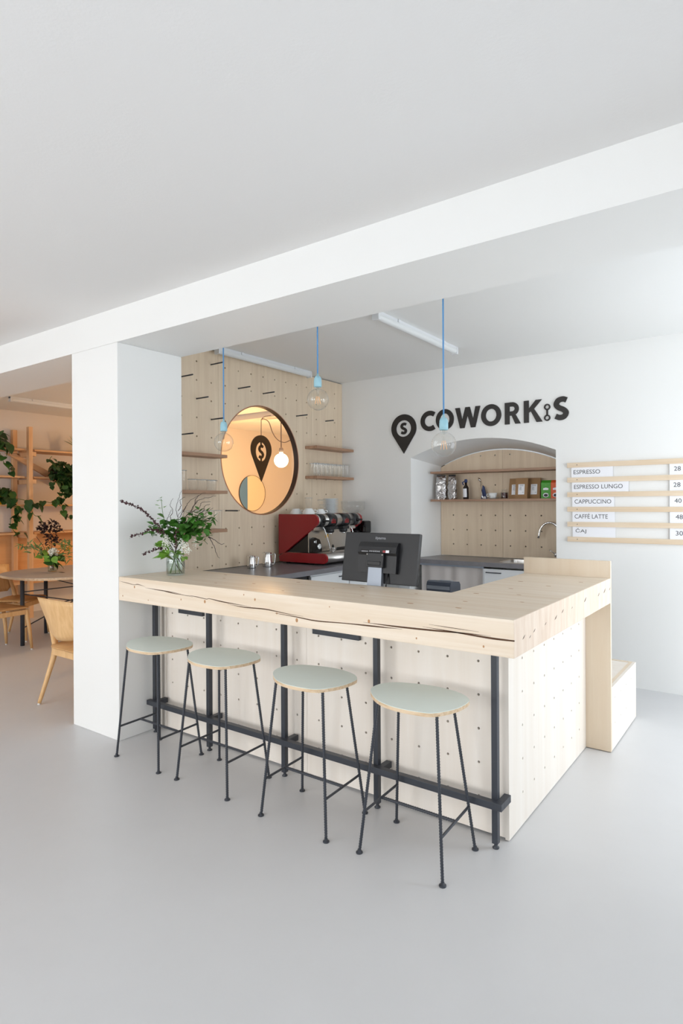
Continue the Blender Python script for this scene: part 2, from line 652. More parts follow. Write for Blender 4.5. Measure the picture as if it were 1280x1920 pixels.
def wall_with_windows(name, axis, pos, a0, a1, wins, zb, zt, th, top):
    mb = MB()
    cur = a0
    for w0, w1 in wins:
        for (p, q, z0, z1) in ((cur, w0, 0, top), (w0, w1, 0, zb), (w0, w1, zt, top)):
            if axis == 'Y':
                mb.box(p, q, pos, pos + th, z0, z1)
            else:
                mb.box(pos, pos + th, p, q, z0, z1)
        cur = w1
    if axis == 'Y':
        mb.box(cur, a1, pos, pos + th, 0, top)
    else:
        mb.box(pos, pos + th, cur, a1, 0, top)
    S(name, mb, WALL)


wall_with_windows('wall_rear', 'Y', YR - 0.2, XF, XR, WR, 0.75, 2.45, 0.2, ZC1)
wall_with_windows('wall_right', 'X', XR, YR, YB + 0.12, [(-3.5, -1.7), (0.8, 2.85)], 0.25, 2.45, 0.2, ZC2)
k = 0
for (axis, pos, a, b, zt) in (('Y', YR - 0.12, -2.6, -0.8, 2.45), ('Y', YR - 0.12, 0.4, 2.2, 2.45), ('X', XR + 0.08, -3.5, -1.7, 2.35), ('X', XR + 0.08, 0.8, 2.85, 2.45)):
    k += 1
    mb = MB()
    for (p, q, z0, z1) in ((a, b, 0.75, 0.81), (a, b, zt - 0.06, zt), (a, a + 0.06, 0.75, zt), (b - 0.06, b, 0.75, zt), ((a + b) / 2 - 0.04, (a + b) / 2 + 0.04, 0.75, zt)):
        if axis == 'Y':
            mb.box(p, q, pos, pos + 0.05, z0, z1)
        else:
            mb.box(pos, pos + 0.05, p, q, z0, z1)
    S('window_%d' % k, mb, WHITE)
# next room (seen past the pillar and through the round opening)
S('wall_left', MB().box(XF - 0.12, XF, YR, 4.2, 0, ZC2), WARMW)
mb = MB()
mb.box(XF, -4.2, 4.2, 4.3, 0, ZC2)
mb.box(-4.3, -4.2, 4.3, 6.3, 0, ZC2)
mb.box(-4.3, -0.4, 6.3, 6.4, 0, ZC2)
S('wall_far', mb, WARMW)
S('beam_far', MB().box(-4.2, -0.52, 3.86, 4.05, 2.665, ZC2), WARMW)
S('wall_end', MB().box(-0.52, -0.42, YB + 0.12, 6.4, 0, ZC2), WARMW)

# ------------------------------------------------------------------ partition with plywood sheets and the round opening
HY, HZ, HR = 1.739, 1.858, 0.49
XW = -0.47
hole = circ(HY, HZ, HR, 72)


def inhole(y, z, m):
    return (y - HY) ** 2 + (z - HZ) ** 2 < (HR + m) ** 2


part = struct(MB().plate([(PB - 0.02, 0), (YB, 0), (YB, ZC2), (PB - 0.02, ZC2)], [circ(HY, HZ, HR, 72)], XW - 0.05, XW - 0.0195, 'YZ').build('wall_partition', WARMW))
# near-black sheet added behind the drilled sheets, painting the shade in the holes
o = MB().plate([(PB, 0.9), (YB, 0.9), (YB, ZC2 - 0.004), (PB, ZC2 - 0.004)], [circ(HY, HZ, HR + 0.004, 72)], XW - 0.0194, XW - 0.016, 'YZ').build('dark_hole_backing', DARK, part)
seams = [PB, 1.226, 2.426, YB - 0.001]
for i in range(3):
    y0, y1 = seams[i] + 0.001, seams[i + 1] - 0.001
    z0, z1 = 0.93, ZC2 - 0.012
    hs = []
    for a in range(-5, 14):
        for b in range(-1, 13):
            y, z = 1.0015 + 0.15 * a, 2.6109 - 0.15 * b
            if y0 + 0.012 < y < y1 - 0.012 and z0 + 0.01 < z < z1 - 0.01 and not inhole(y, z, 0.02):
                hs.append(circ(y, z, 0.0072, 7))
    # outline, with the bite of the round opening
    outl = [(y0, z0), (y1, z0)]
    def cut(yv):
        d = HR * HR - (yv - HY) ** 2
        return math.sqrt(d) if d > 0 else None
    if i == 1:
        ring = circ(HY, HZ, HR, 72)
        outl = [(y0, z0), (y1, z0), (y1, z1), (y0, z1)]
        hs.append(ring)
    else:
        outl = [(y0, z0), (y1, z0), (y1, z1), (y0, z1)]
    # the ring spans 1.249..2.229, wholly inside the middle sheet
    MB().plate(outl, hs, XW, XW - 0.016, 'YZ', False).build('plywood_sheet', PLY, part)
# lining ring and copper edge
mb = MB()
N = 96
ri, ro = HR - 0.006, HR
for (ra, rb, xa, xb, nm, m) in ((HR - 0.008, HR + 0.0005, XW - 0.052, XW + 0.0, 'opening_lining', LINING), (HR - 0.004, HR + 0.002, XW + 0.0001, XW + 0.0015, 'opening_rim', COPPER)):
    mb = MB()
    vs, fs = [], []
    for k in range(N):
        c, s_ = math.cos(2 * PI * k / N), math.sin(2 * PI * k / N)
        vs += [(xa, HY + ra * c, HZ + ra * s_), (xb, HY + ra * c, HZ + ra * s_), (xb, HY + rb * c, HZ + rb * s_), (xa, HY + rb * c, HZ + rb * s_)]
    for k in range(N):
        a, b = 4 * k, 4 * ((k + 1) % N)
        fs += [(a + j, a + (j + 1) % 4, b + (j + 1) % 4, b + j) for j in range(4)]
    mb.add(vs, fs)
    mb.build(nm, m, part)

# plywood lining of the niche
mb = MB()
nb = thing('niche_panelling', 'drilled birch plywood lining the back of the arched niche', 'panelling', (1.08, YN, 0.93))
for (xa, xb) in ((0.452, 1.125), (1.127, 1.710)):
    top = [(x, z - 0.012) for x, z in arch(0.450, 1.712, 1.845, 1.995, 40) if xa < x < xb]
    zl = lambda xq: min(arch(0.450, 1.712, 1.845, 1.995, 200), key=lambda p: abs(p[0] - xq))[1] - 0.012
    outl = [(xa, 0.93), (xb, 0.93), (xb, zl(xb))] + top[::-1] + [(xa, zl(xa))]
    hs = []
    for a in range(7):
        for z in (1.046, 1.194, 1.342, 1.64, 1.932):
            x = 0.593 + 0.152 * a
            if xa + 0.02 < x < xb - 0.02 and z < zl(x) - 0.03:
                hs.append(circ(x, z, 0.0076, 7))
    MB().plate(outl, hs, YN - 0.014, YN - 0.001, 'XZ', False).build('plywood_sheet', PLY, nb)
MB().box(0.452, 1.71, YN - 0.0009, YN - 0.0002, 0.94, 1.86).build('dark_hole_backing', DARK, nb)  # near-black sheet in place of shade inside the niche holes

# ================================================================== bar
XT, YT, ZT, ZT0 = 2.544, 1.5213, 1.02, 0.8741
YI, XI = 0.5044, 2.03
bar = thing('bar_counter', 'L-shaped pine bar with thick timber top and drilled birch front', 'bar counter', (1.25, 0.3, 0))
top = [(0.004, 0.0), (XT, 0.0), (XT, YT - 0.001), (XI, YT - 0.001), (XI, YI), (0.004, YI)]
bm = bmesh.new()
vb = [bm.verts.new((x, y, ZT0)) for x, y in top]
vt = [bm.verts.new((x, y, ZT)) for x, y in top]
n = len(top)
bm.faces.new(vb[::-1])
bm.faces.new(vt)
for i in range(n):
    bm.faces.new((vb[i], vb[(i + 1) % n], vt[(i + 1) % n], vt[i]))
bmesh.ops.bevel(bm, geom=bm.edges[:], offset=0.004, segments=2, profile=0.6, affect='EDGES')
bm.verts.index_update()
mb = MB().add([v.co[:] for v in bm.verts], [[v.index for v in f.verts] for f in bm.faces])
bm.free()
timber = mb.build('timber_top', PINE, bar)
timber.data.materials.append(PINE_END)
for p in timber.data.polygons:
    if p.normal.x > 0.9:
        p.material_index = 1
# long drying cracks in the front face, end-grain checks, knots
def px_front(x, z):
    return (x, z)
cracks = [
    [(0.01, 0.993, 0.000), (0.09, 0.987, 0.004), (0.16, 0.981, 0.003), (0.20, 0.986, 0.005), (0.27, 0.978, 0.0)],
    [(0.27, 0.972, 0.0), (0.38, 0.968, 0.005), (0.47, 0.966, 0.006), (0.60, 0.962, 0.0)],
    [(0.42, 0.967, 0.0), (0.52, 0.960, 0.005), (0.62, 0.957, 0.003), (0.70, 0.952, 0.0)],
    [(0.63, 0.957, 0.0), (0.72, 0.957, 0.004), (0.81, 0.951, 0.004), (0.84, 0.955, 0.004), (0.95, 0.947, 0.007), (1.15, 0.941, 0.0)],
    [(0.98, 0.939, 0.0), (1.10, 0.934, 0.006), (1.25, 0.938, 0.007), (1.40, 0.930, 0.003), (1.50, 0.928, 0.0)],
    [(1.32, 0.925, 0.002), (1.45, 0.921, 0.005), (1.58, 0.915, 0.007), (1.75, 0.922, 0.005), (1.90, 0.926, 0.008), (2.05, 0.930, 0.0)],
    [(1.85, 0.938, 0.0), (2.02, 0.938, 0.008), (2.2, 0.942, 0.009), (2.36, 0.948, 0.004), (2.45, 0.949, 0.0)],
    [(2.15, 0.952, 0.0), (2.26, 0.948, 0.005), (2.36, 0.944, 0.008), (2.46, 0.941, 0.010), (2.545, 0.942, 0.007)],
    [(2.18, 0.965, 0.0), (2.28, 0.962, 0.003), (2.4, 0.960, 0.0)],
]
for c in cracks:
    p = spline([(x, z, w) for x, z, w in c], 6)
    MB().ribbon([(q[0], q[1]) for q in p], [max(0.0005, q[2] * 0.75) for q in p], -0.0008, 0.001, 'XZ').build('crack', BROWN, timber)
rnd = random.Random(3)
for (y, z, w) in ((0.10, 0.935, .03), (0.17, 0.925, .02), (0.22, 0.940, .025), (0.36, 0.945, .02), (0.50, 0.948, .035), (0.60, 0.962, .03), (0.75, 0.958, .016), (0.98, 0.962, .045), (1.25, 0.955, .035), (1.38, 0.958, .05), (1.5, 0.957, .03)):
    MB().prism([(y - w / 2, z - w * 0.12), (y, z - w * .02), (y + w / 2, z + w * 0.35), (y + w * .05, z + w * 0.2)], XT + 0.0006, XT - 0.001, 'YZ').build('crack', BROWN, timber)
for (x, z, r) in ((0.045, 0.905, .006), (0.165, 0.968, .009), (0.60, 0.93, .006), (0.80, 0.936, .011), (1.18, 0.980, .008), (1.10, 0.998, .005), (1.33, 0.925, .006), (1.46, 0.905, .012), (1.66, 0.988, .004), (1.88, 0.945, .010), (2.42, 0.905, .006), (2.12, 0.9, .005), (0.30, 0.90, .005)):
    MB().prism(circ(x, z, r * 0.62, 10, r * 0.85), -0.0007, 0.001, 'XZ').build('knot', KNOT, timber)
for (x, y) in ((0.35, .12), (0.62, .3), (0.75, .12), (0.95, .22), (1.12, .4), (1.28, .10), (1.45, .30), (1.55, .42), (1.72, .18), (1.9, .38), (2.02, .12), (2.2, .3), (2.14, .55), (2.33, .62), (2.22, .8), (2.42, .42), (2.35, 1.0), (2.16, 1.1), (2.45, 1.25), (2.25, .13), (0.5, .42)):
    w = rnd.uniform(.008, .017)
    MB().prism(circ(x, y, w, 9, w * 0.45), ZT + 0.0004, ZT - 0.001, 'XY').build('knot', KNOT, timber)
# front panel in two sheets
YP = 0.3028
for (xa, xb) in ((0.068, 1.2625), (1.264, 2.384)):
    hs = []
    for a in range(15):
        for b in range(6):
            x, z = 0.1255 + 0.1525 * a, 0.7605 - 0.1497 * b
            if xa + .015 < x < xb - .015 and z > 0.03:
                hs.append(circ(x, z, 0.0062, 8))
    MB().plate([(xa, 0.012), (xb, 0.012), (xb, ZT0 - 0.001), (xa, ZT0 - 0.001)], hs, YP, YP + 0.018, 'XZ', False).build('front_panel', BIRCH, bar)
MB().box(0.068, 2.384, YP + 0.0185, YP + 0.03, 0.02, ZT0 - 0.002).build('dark_hole_backing', DARK, bar)  # near-black sheets here and behind the side panel paint the holes' shade
MB().box(0.012, 0.030, YP - 0.01, YP + 0.02, 0.012, ZT0 - 0.001).box(0.046, 0.066, YP - 0.006, YP + 0.02, 0.012, ZT0 - 0.001).build('end_batten', BIRCH, bar)
XS = 2.4008
hs = []
for a in range(7):
    for b in range(6):
        y, z = 0.4686 + 0.152 * a, 0.7592 - 0.152 * b
        if z > 0.03 and y < YT - .02 and not (a == 6 and b > 4):
            hs.append(circ(y, z, 0.0062, 8))
MB().plate([(YP - 0.0005, 0.004), (YT - 0.001, 0.004), (YT - 0.001, ZT0 - 0.001), (YP - 0.0005, ZT0 - 0.001)], hs, XS, XS - 0.018, 'YZ', False).build('side_panel', BIRCH, bar)
MB().box(XS - 0.03, XS - 0.0185, YP + 0.02, YT - 0.002, 0.02, ZT0 - 0.002).build('dark_hole_backing', DARK, bar)
MB().box(2.0244, XT, YT, YT + 0.022, 0.004, 1.1192, 0.001).build('end_panel', BIRCH_Y, bar)
MB().box(2.3, 2.384, YT - 0.4, YT - 0.003, 0.02, 0.85).build('inner_frame', BIRCH, bar)
MB().box(0.4, 2.02, YP + 0.05, 1.05, 0.842, 0.86).box(0.4, 0.42, YP + .05, 1.05, 0.0, 0.842).box(1.99, 2.01, YP + .05, 1.05, 0, 0.842).build('work_shelf', WHITE, bar)

# steel frame with foot rail: posts, rail, stubs
fr = thing('foot_rail_frame', 'black steel post frame with long foot rail along bar front', 'foot rail', (1.2, 0.2165, 0))
posts = [0.052, 0.568, 1.169, 1.768, 2.371]
for x in posts:
    MB().box(x - 0.013, x + 0.013, 0.2135, 0.2395, 0.022, ZT0 - 0.0005, 0.001).build('post', BLACKM, fr)
    MB().lathe([(0, 0), (0.014, 0), (0.015, 0.004), (0.008, 0.009), (0.007, 0.0225), (0, 0.0225)], (x, 0.2265, 0), 12).build('levelling_foot', BLACKM, fr)
    MB().box(x + 0.0135, x + 0.0435, 0.2135, YP - 0.014, 0.181, 0.211, 0.001).build('bracket', BLACKM, fr)
MB().box(0.018, 2.4145, 0.183, 0.213, 0.181, 0.211, 0.0012).build('rail', BLACKM, fr)

# sockets under the bar top
for k, (xa, xb, lab) in enumerate(((0.212, 0.44, 'short black power strip under bar top near white pillar'), (1.32, 1.624, 'longer black power strip under bar top behind third stool'))):
    t = thing('power_strip', lab, 'power strip', ((xa + xb) / 2, YP, 0.775), 0, 'power strips on the bar front')
    MB().box(xa, xb, YP - 0.022, YP - 0.0003, 0.773, 0.845, 0.003).build('housing', BLACKM, t)
    for j in range(3):
        w = (xb - xa) / 4
        x = xa + w * (j + 0.5)
        MB().lathe([(0.0, 0), (0.021, 0), (0.023, 0.002), (0.021, 0.003)], (x, YP - 0.0205, 0.815), 16, 'Y').build('socket', BLACKG, t)

# bench behind the end panel
be = thing('bench_box', 'low birch plywood bench box behind the bar end panel', 'bench', (2.3, 1.9, 0))
y0b, y1b = YT + 0.0235, 2.2308
hs = [circ(1.62 + 0.152 * a, z, 0.005, 7) for a in range(4) for z in (0.30, 0.15)]
MB().plate([(y0b, 0.006), (y1b, 0.006), (y1b, 0.3762), (y0b, 0.3762)], hs, XT, XT - 0.018, 'YZ').build('side_panel', BIRCH, be)
MB().box(2.0244, XT - 0.0185, y0b, y1b, 0.006, 0.355).build('box_body', BIRCH, be)
MB().box(2.03, XT - 0.040, y0b + 0.001, y1b - 0.03, 0.3555, 0.374).build('seat_panel', BIRCH, be)
MB().box(XT - 0.0395, XT - 0.0185, y0b + 0.001, y1b, 0.3555, 0.376).box(2.03, XT - 0.04, y1b - 0.029, y1b, 0.3555, 0.376).build('edge_trim', BIRCH_Y, be)

# ================================================================== stools
seatpts = [(-.196, -.045), (-.219, .040), (-.178, .113), (-.087, .150), (.023, .165), (.139, .140), (.203, .090), (.219, .038), (.211, -.051), (.163, -.14), (.096, -.163), (-.01, -.165), (-.105, -.13)]
st = thing('bar_stool', '', 'bar stool', (2.109, 0.018, 0))
sp = [(p[0], p[1] - 0.012) for p in spline(seatpts, 5, True)]
def seat_layer(z0, z1, sh=1.0):
    return MB().prism([(x * sh, y * sh) for x, y in sp], z0, z1, 'XY')
seat_layer(0.6405, 0.6545).build('seat', PLYEDGE, st, True, 'plywood seat edge')
seat_layer(0.6546, 0.6565, 0.998).build('seat_top', MINT, st, True, 'pale mint linoleum seat surface')
feet = {'a': (-.195, -.1475), 'b': (.195, -.1475), 'c': (-.195, .1475), 'd': (.195, .1475)}
tops = {'a': (-.110, -.130), 'b': (.162, -.125), 'c': (-.160, .118), 'd': (.105, .118)}
def leg_at(k, z):
    f, t_ = feet[k], tops[k]
    q = z / 0.641
    return (f[0] + (t_[0] - f[0]) * q, f[1] + (t_[1] - f[1]) * q, z)
for k in 'abcd':
    lg = MB().rebar(leg_at(k, 0.012), leg_at(k, 0.640)).build('leg', BLACKM, st, True)
    MB().lathe([(0, 0), (0.0145, 0), (0.0145, 0.0045), (0.0135, 0.0055), (0.0075, 0.006), (0.007, 0.0155), (0, 0.0155)], (feet[k][0], feet[k][1], 0), 12).build('foot', BLACKM, lg, True)
zr = 0.178
MB().rebar(leg_at('a', zr), leg_at('c', zr)).build('stretcher', BLACKM, st, True)
MB().rebar(leg_at('b', zr), leg_at('d', zr)).build('stretcher', BLACKM, st, True)
ml = [(leg_at('a', zr)[0] + leg_at('c', zr)[0]) / 2, (leg_at('b', zr)[0] + leg_at('d', zr)[0]) / 2]
MB().rebar((ml[0], 0.0, zr), (ml[1], 0.0, zr)).build('stretcher', BLACKM, st, True)
st['group'] = 'mint bar stools along the bar'
st['label'] = 'mint-topped bar stool nearest the bar corner and last post'
for x, y, lab in ((1.554, 0.002, 'mint-topped bar stool second from the bar corner, before longer power strip'), (0.919, 0.016, 'mint-topped bar stool second from the white pillar'), (0.383, 0.009, 'mint-topped bar stool beside the white pillar')):
    dup(st, (x, y, 0), 0, lab)

# ================================================================== shelves on plywood wall
ORD = ['first', 'second', 'third', 'fourth', 'fifth', 'sixth', 'seventh', 'eighth', 'ninth', 'tenth', 'eleventh', 'twelfth', 'thirteenth']


def wall_shelf(y0, y1, z0, z1, lab):
    o = MB().box(-0.15, 0.0, -(y1 - y0) / 2, (y1 - y0) / 2, 0, z1 - z0, 0.0015).build('wall_shelf', OAK)
    o.location = (XW + 0.1505, (y0 + y1) / 2, z0)
    return tag(o, lab, 'shelf', 'oak shelves on the plywood wall')
wall_shelf(0.500, 1.186, 1.839, 1.864, 'oak wall shelf left of round opening, empty topmost one')
wall_shelf(0.500, 1.186, 1.549, 1.574, 'oak wall shelf left of round opening, holding short tumblers')
wall_shelf(0.500, 1.182, 1.240, 1.266, 'oak wall shelf behind the bouquet, holding tall glasses')
wall_shelf(2.325, 2.9305, 2.003, 2.030, 'empty oak wall shelf right of round opening')
wall_shelf(2.325, 2.9305, 1.711, 1.737, 'oak wall shelf right of round opening, holding glass row')
# pegs
for (i, j, L, lab) in ((1, 0, .15, 'black steel peg highest on the plywood wall, at the ceiling light'), (-1, 1, .15, 'black steel peg beside the pillar, upper of two there'), (0, 2, .15, 'black steel peg third row down, near the pillar'), (3, 1, .155, 'black steel peg above the round opening, left of its top'), (5, 1, .15, 'black steel peg just above the round opening, right of its top'),
                       (1, 3, .155, 'black steel peg touching the left pendant cord'), (-1, 4, .15, 'black steel peg beside the pillar, just above top left shelf'), (8, 2, .15, 'black steel peg right of opening, left of middle pendant bulb'), (11, 2, .115, 'black steel peg nearest the room corner'), (2, 8, .155, 'black steel peg low on plywood wall, right of tall glasses')):
    y, z = 1.0015 + 0.15 * i, 2.6109 - 0.15 * j
    o = MB().tube([(0, 0, 0), (L, 0, 0)], 0.0055, 8).build('wall_peg', BLACKM)
    o.location = (XW - 0.012, y, z)
    tag(o, lab, 'peg', 'black pegs in the plywood wall')

# glasses: prototypes at origin, upside-down and upright
def glass_proto(name, r0, r1, h, lab, cat, grp):
    t = thing(name, lab, cat, (0, 0, 0), 0, grp)
    MB().lathe([(r0 * 0.92, 0.006), (r0, 0.012), (r1, h)], (0, 0, 0), 24).build('bowl', GLASS, t, True)
    MB().lathe([(r1 + 0.0004, h - 0.003), (r1 + 0.0006, h + 0.0004), (r1 - 0.0024, h + 0.0004), (r1 - 0.0022, h - 0.003)], (0, 0, 0), 20).build('rim', RIMG, t, True)
    MB().lathe([(0, 0.0), (r0 * .92, 0.0), (r0 * 0.92, 0.006)], (0, 0, 0), 24).build('foot', GLASS, t, True)
    return t
g1 = glass_proto('tall_glass', 0.030, 0.034, 0.125, 'clear tall glass on right oak shelf, in a row of identical glasses', 'glass', 'tall glasses on the right shelf')
pl = []
for k in range(8):
    pl.append((-0.362, 2.362 + 0.071 * k))
for k in range(7):
    pl.append((-0.430, 2.395 + 0.072 * k))
for k, (x, y) in enumerate(pl):
    g = g1 if k == 0 else dup(g1)
    g.location = (x, y, 1.7375)
    g['label'] = ('front row clear glass on right oak shelf, %s from the round opening' % ORD[k]) if k < 8 else ('back row clear glass on right oak shelf, %s from the round opening' % ORD[k - 8])
g2 = glass_proto('tall_glass', 0.030, 0.036, 0.150, 'clear tall glass on lowest left shelf, behind the bouquet', 'glass', 'tall glasses behind the bouquet')
pl = [(-.358, 1.115), (-.358, 1.035), (-.358, .955), (-.425, 1.075), (-.425, .99), (-.358, .875), (-.358, .795)]
for k, (x, y) in enumerate(pl):
    g = g2 if k == 0 else dup(g2)
    g.location = (x, y, 1.2665)
    g['label'] = 'tall clear glass on shelf behind the bouquet, %s' % ('front row, first from shelf end', 'front row, second from shelf end', 'front row, third from shelf end', 'back row, first from shelf end', 'back row, second from shelf end', 'front row, fourth from shelf end', 'front row, fifth from shelf end')[k]
g3 = glass_proto('short_tumbler', 0.034, 0.042, 0.085, 'first short clear tumbler on left oak shelf, next to tall glass', 'glass', 'short tumblers on the left shelf')
for k, (x, y, lab) in enumerate(((-.375, 0.885, ''), (-.375, 0.978, 'second short clear tumbler on left oak shelf'), (-.375, 1.068, 'third short clear tumbler on left oak shelf'), (-.430, 1.125, 'short clear tumbler at right end of left shelf, set back'))):
    g = g3 if k == 0 else dup(g3, label=lab)
    g.location = (x, y, 1.5745)
g4 = dup(g2, (-.365, 0.772, 1.5745), 0, 'tall clear glass on middle left shelf, beside the pillar')
del g4['group']

# ================================================================== logo sign on back wall
sg = thing('logo_sign', 'black cut-out company sign reading COWORK S above the arch', 'sign', (1.05, YB, 2.1))
YS, YS0 = YB - 0.011, YB - 0.0004
zb, zt = 2.159, 2.350
H = zt - zb
def pin_outline(cx, cz, rx, rz, ztip, n=28):
    pts = []
    a0 = math.radians(-28)
    for k in range(n + 1):
        t = a0 + (PI - 2 * a0) * k / n
        pts.append((cx + rx * math.cos(t), cz + rz * math.sin(t)))
    return pts + [(cx, ztip)]
MB().plate(pin_outline(0.2965, 2.206, 0.1425, 0.138, 1.957), [circ(0.2955, 2.204, 0.086, 32, 0.082)], YS, YS0, 'XZ').build('pin', SIGNK, sg)
def arc(cx, cz, rx, rz, a0, a1, n=20):
    return [(cx + rx * math.cos(math.radians(a0 + (a1 - a0) * k / n)), cz + rz * math.sin(math.radians(a0 + (a1 - a0) * k / n))) for k in range(n + 1)]
def s_curve(x0, x1, z0, z1, w):
    cx = (x0 + x1) / 2
    hw = (x1 - x0 - w) / 2
    hz = (z1 - z0 - w) / 2
    cz = (z0 + z1) / 2
    return spline([(cx + hw * 1.0, cz + hz * 0.86), (cx + hw * 0.35, cz + hz), (cx - hw * 0.5, cz + hz * 0.88), (cx - hw * 0.88, cz + hz * 0.46), (cx - hw * 0.45, cz + hz * 0.12), (cx + hw * 0.45, cz - hz * 0.16), (cx + hw * 0.92, cz - hz * 0.5), (cx + hw * 0.55, cz - hz * 0.9), (cx - hw * 0.25, cz - hz), (cx - hw * 1.0, cz - hz * 0.82)], 6)
MB().ribbon(s_curve(0.256, 0.336, 2.146, 2.262, 0.026), 0.026, YS, YS0).build('letter', SIGNK, sg)
SW = 0.044
MB().ribbon(arc(0.588, (zb + zt) / 2, 0.078, H / 2 - SW / 2 + 0.002, 52, 308, 24), SW, YS, YS0).build('letter', SIGNK, sg)          # C
def ring(cx, rx):
    MB().plate(circ(cx, (zb + zt) / 2, rx, 40, H / 2 + 0.003), [circ(cx, (zb + zt) / 2, rx - SW, 36, H / 2 - SW + 0.006)], YS, YS0, 'XZ').build('letter', SIGNK, sg)
ring(0.749, 0.094)
d = 0.022                                                                                        # W
MB().prism([(0.859, zt), (0.905, zt), (0.9295, zb + 0.075), (0.962, zt), (1.006, zt), (1.0385, zb + 0.075), (1.063, zt), (1.109, zt), (1.060, zb), (1.017, zb), (0.984, zt - 0.075), (0.951, zb), (0.908, zb)], YS, YS0, 'XZ').build('letter', SIGNK, sg)
ring(1.214, 0.096)
mb = MB().box(1.344, 1.388, YS, YS0, zb, zt)                                                     # R
mb.ribbon([(1.388, zt - 0.018)] + arc(1.412, zt - 0.058, 0.042, 0.040, 90, -90, 14) + [(1.388, zt - 0.098)], 0.037, YS + 0.0002, YS0)
mb.prism([(1.400, zt - 0.100), (1.440, zt - 0.104), (1.489, zb), (1.440, zb)], YS + 0.0004, YS0, 'XZ')
mb.build('letter', SIGNK, sg)
mb = MB().box(1.518, 1.562, YS, YS0, zb, zt)                                                     # K
mb.prism([(1.560, zb + 0.085), (1.560, zb + 0.118), (1.624, zt), (1.676, zt), (1.600, zb + 0.108)], YS + 0.0002, YS0, 'XZ')
mb.prism([(1.572, zb + 0.112), (1.602, zb + 0.126), (1.682, zb), (1.630, zb)], YS + 0.0004, YS0, 'XZ')
mb.build('letter', SIGNK, sg)
mb = MB()
for z in (2.279, 2.187):
    mb.plate(circ(1.722, z, 0.027, 24), [circ(1.722, z, 0.0155, 20)], YS, YS0, 'XZ')
mb.box(1.715, 1.729, YS, YS0, 2.210, 2.256)
mb.build('barbell_dots', SIGNK, sg)
MB().ribbon(s_curve(1.772, 1.907, zb - 0.002, zt + 0.006, 0.045), 0.045, YS, YS0).build('letter', SIGNK, sg)

# ================================================================== menu rack
mr = thing('menu_rack', 'six pale maple slats of the drinks menu on white wall', 'menu board', (2.5, YB, 1.1))
tops_ = [1.793, 1.670, 1.549, 1.427, 1.303, 1.179]
for z in tops_:
    sl = MB().box(1.891, 3.35, YB - 0.022, YB - 0.0003, z - 0.040, z, 0.0008).build('slat', SLAT, mr)
    MB().lathe([(0, 0), (0.0035, 0), (0.0035, 0.002)], (1.972, YB - 0.0221, z - 0.019), 10, 'Y').build('screw', BLACKP, sl)
items = [('ESPRESSO', 1.924, 2.251, 1.942, 2.153, '28', 2.690, 2.736), ('ESPRESSO LUNGO', 1.928, 2.368, 1.945, 2.324, '28', 2.686, 2.733), ('CAPPUCCINO', 1.930, 2.260, 1.949, 2.237, '40', 2.692, 2.740), ('CAFFÉ LATTE', 1.930, 2.264, 1.949, 2.210, '48', 2.699, 2.748), ('ČAJ', 1.932, 2.268, 1.956, 2.041, '30', 2.699, 2.748)]
nth = ['first', 'second', 'third', 'fourth', 'fifth']
for k, (t_, x0, x1, l0, l1, pr, p0, p1) in enumerate(items):
    zc = tops_[k] - 0.040
    zb2 = tops_[k + 1]
    mid = (zc + zb2) / 2
    cd = tag(MB().box(x0, x1, YB - 0.0125, YB - 0.0115, zb2 - 0.008, zc + 0.008).build('menu_card', CARD), 'white menu card reading %s on the slat rack' % t_.title(), 'menu card', 'menu cards on the rack')
    hgt = 0.034
    extra = 0.010 if t_[0] in 'Č' else (0.010 if 'É' in t_ else 0.0)
    text_mb(t_, l0, l1, mid - 0.014, mid + 0.020 + extra, YB - 0.0126, 0.0002, 0.0).build('lettering', INK, cd)
    x2 = 2.659
    pc = tag(MB().box(x2, 2.80, YB - 0.0125, YB - 0.0115, zb2 - 0.008, zc + 0.008).build('price_card', CARD), 'white price card reading %s in the %s row' % (pr, nth[k]), 'price card', 'price cards on the rack')
    text_mb(pr, p0, p1, mid - 0.012, mid + 0.022, YB - 0.0126, 0.0002, 0.0).build('lettering', INK, pc)

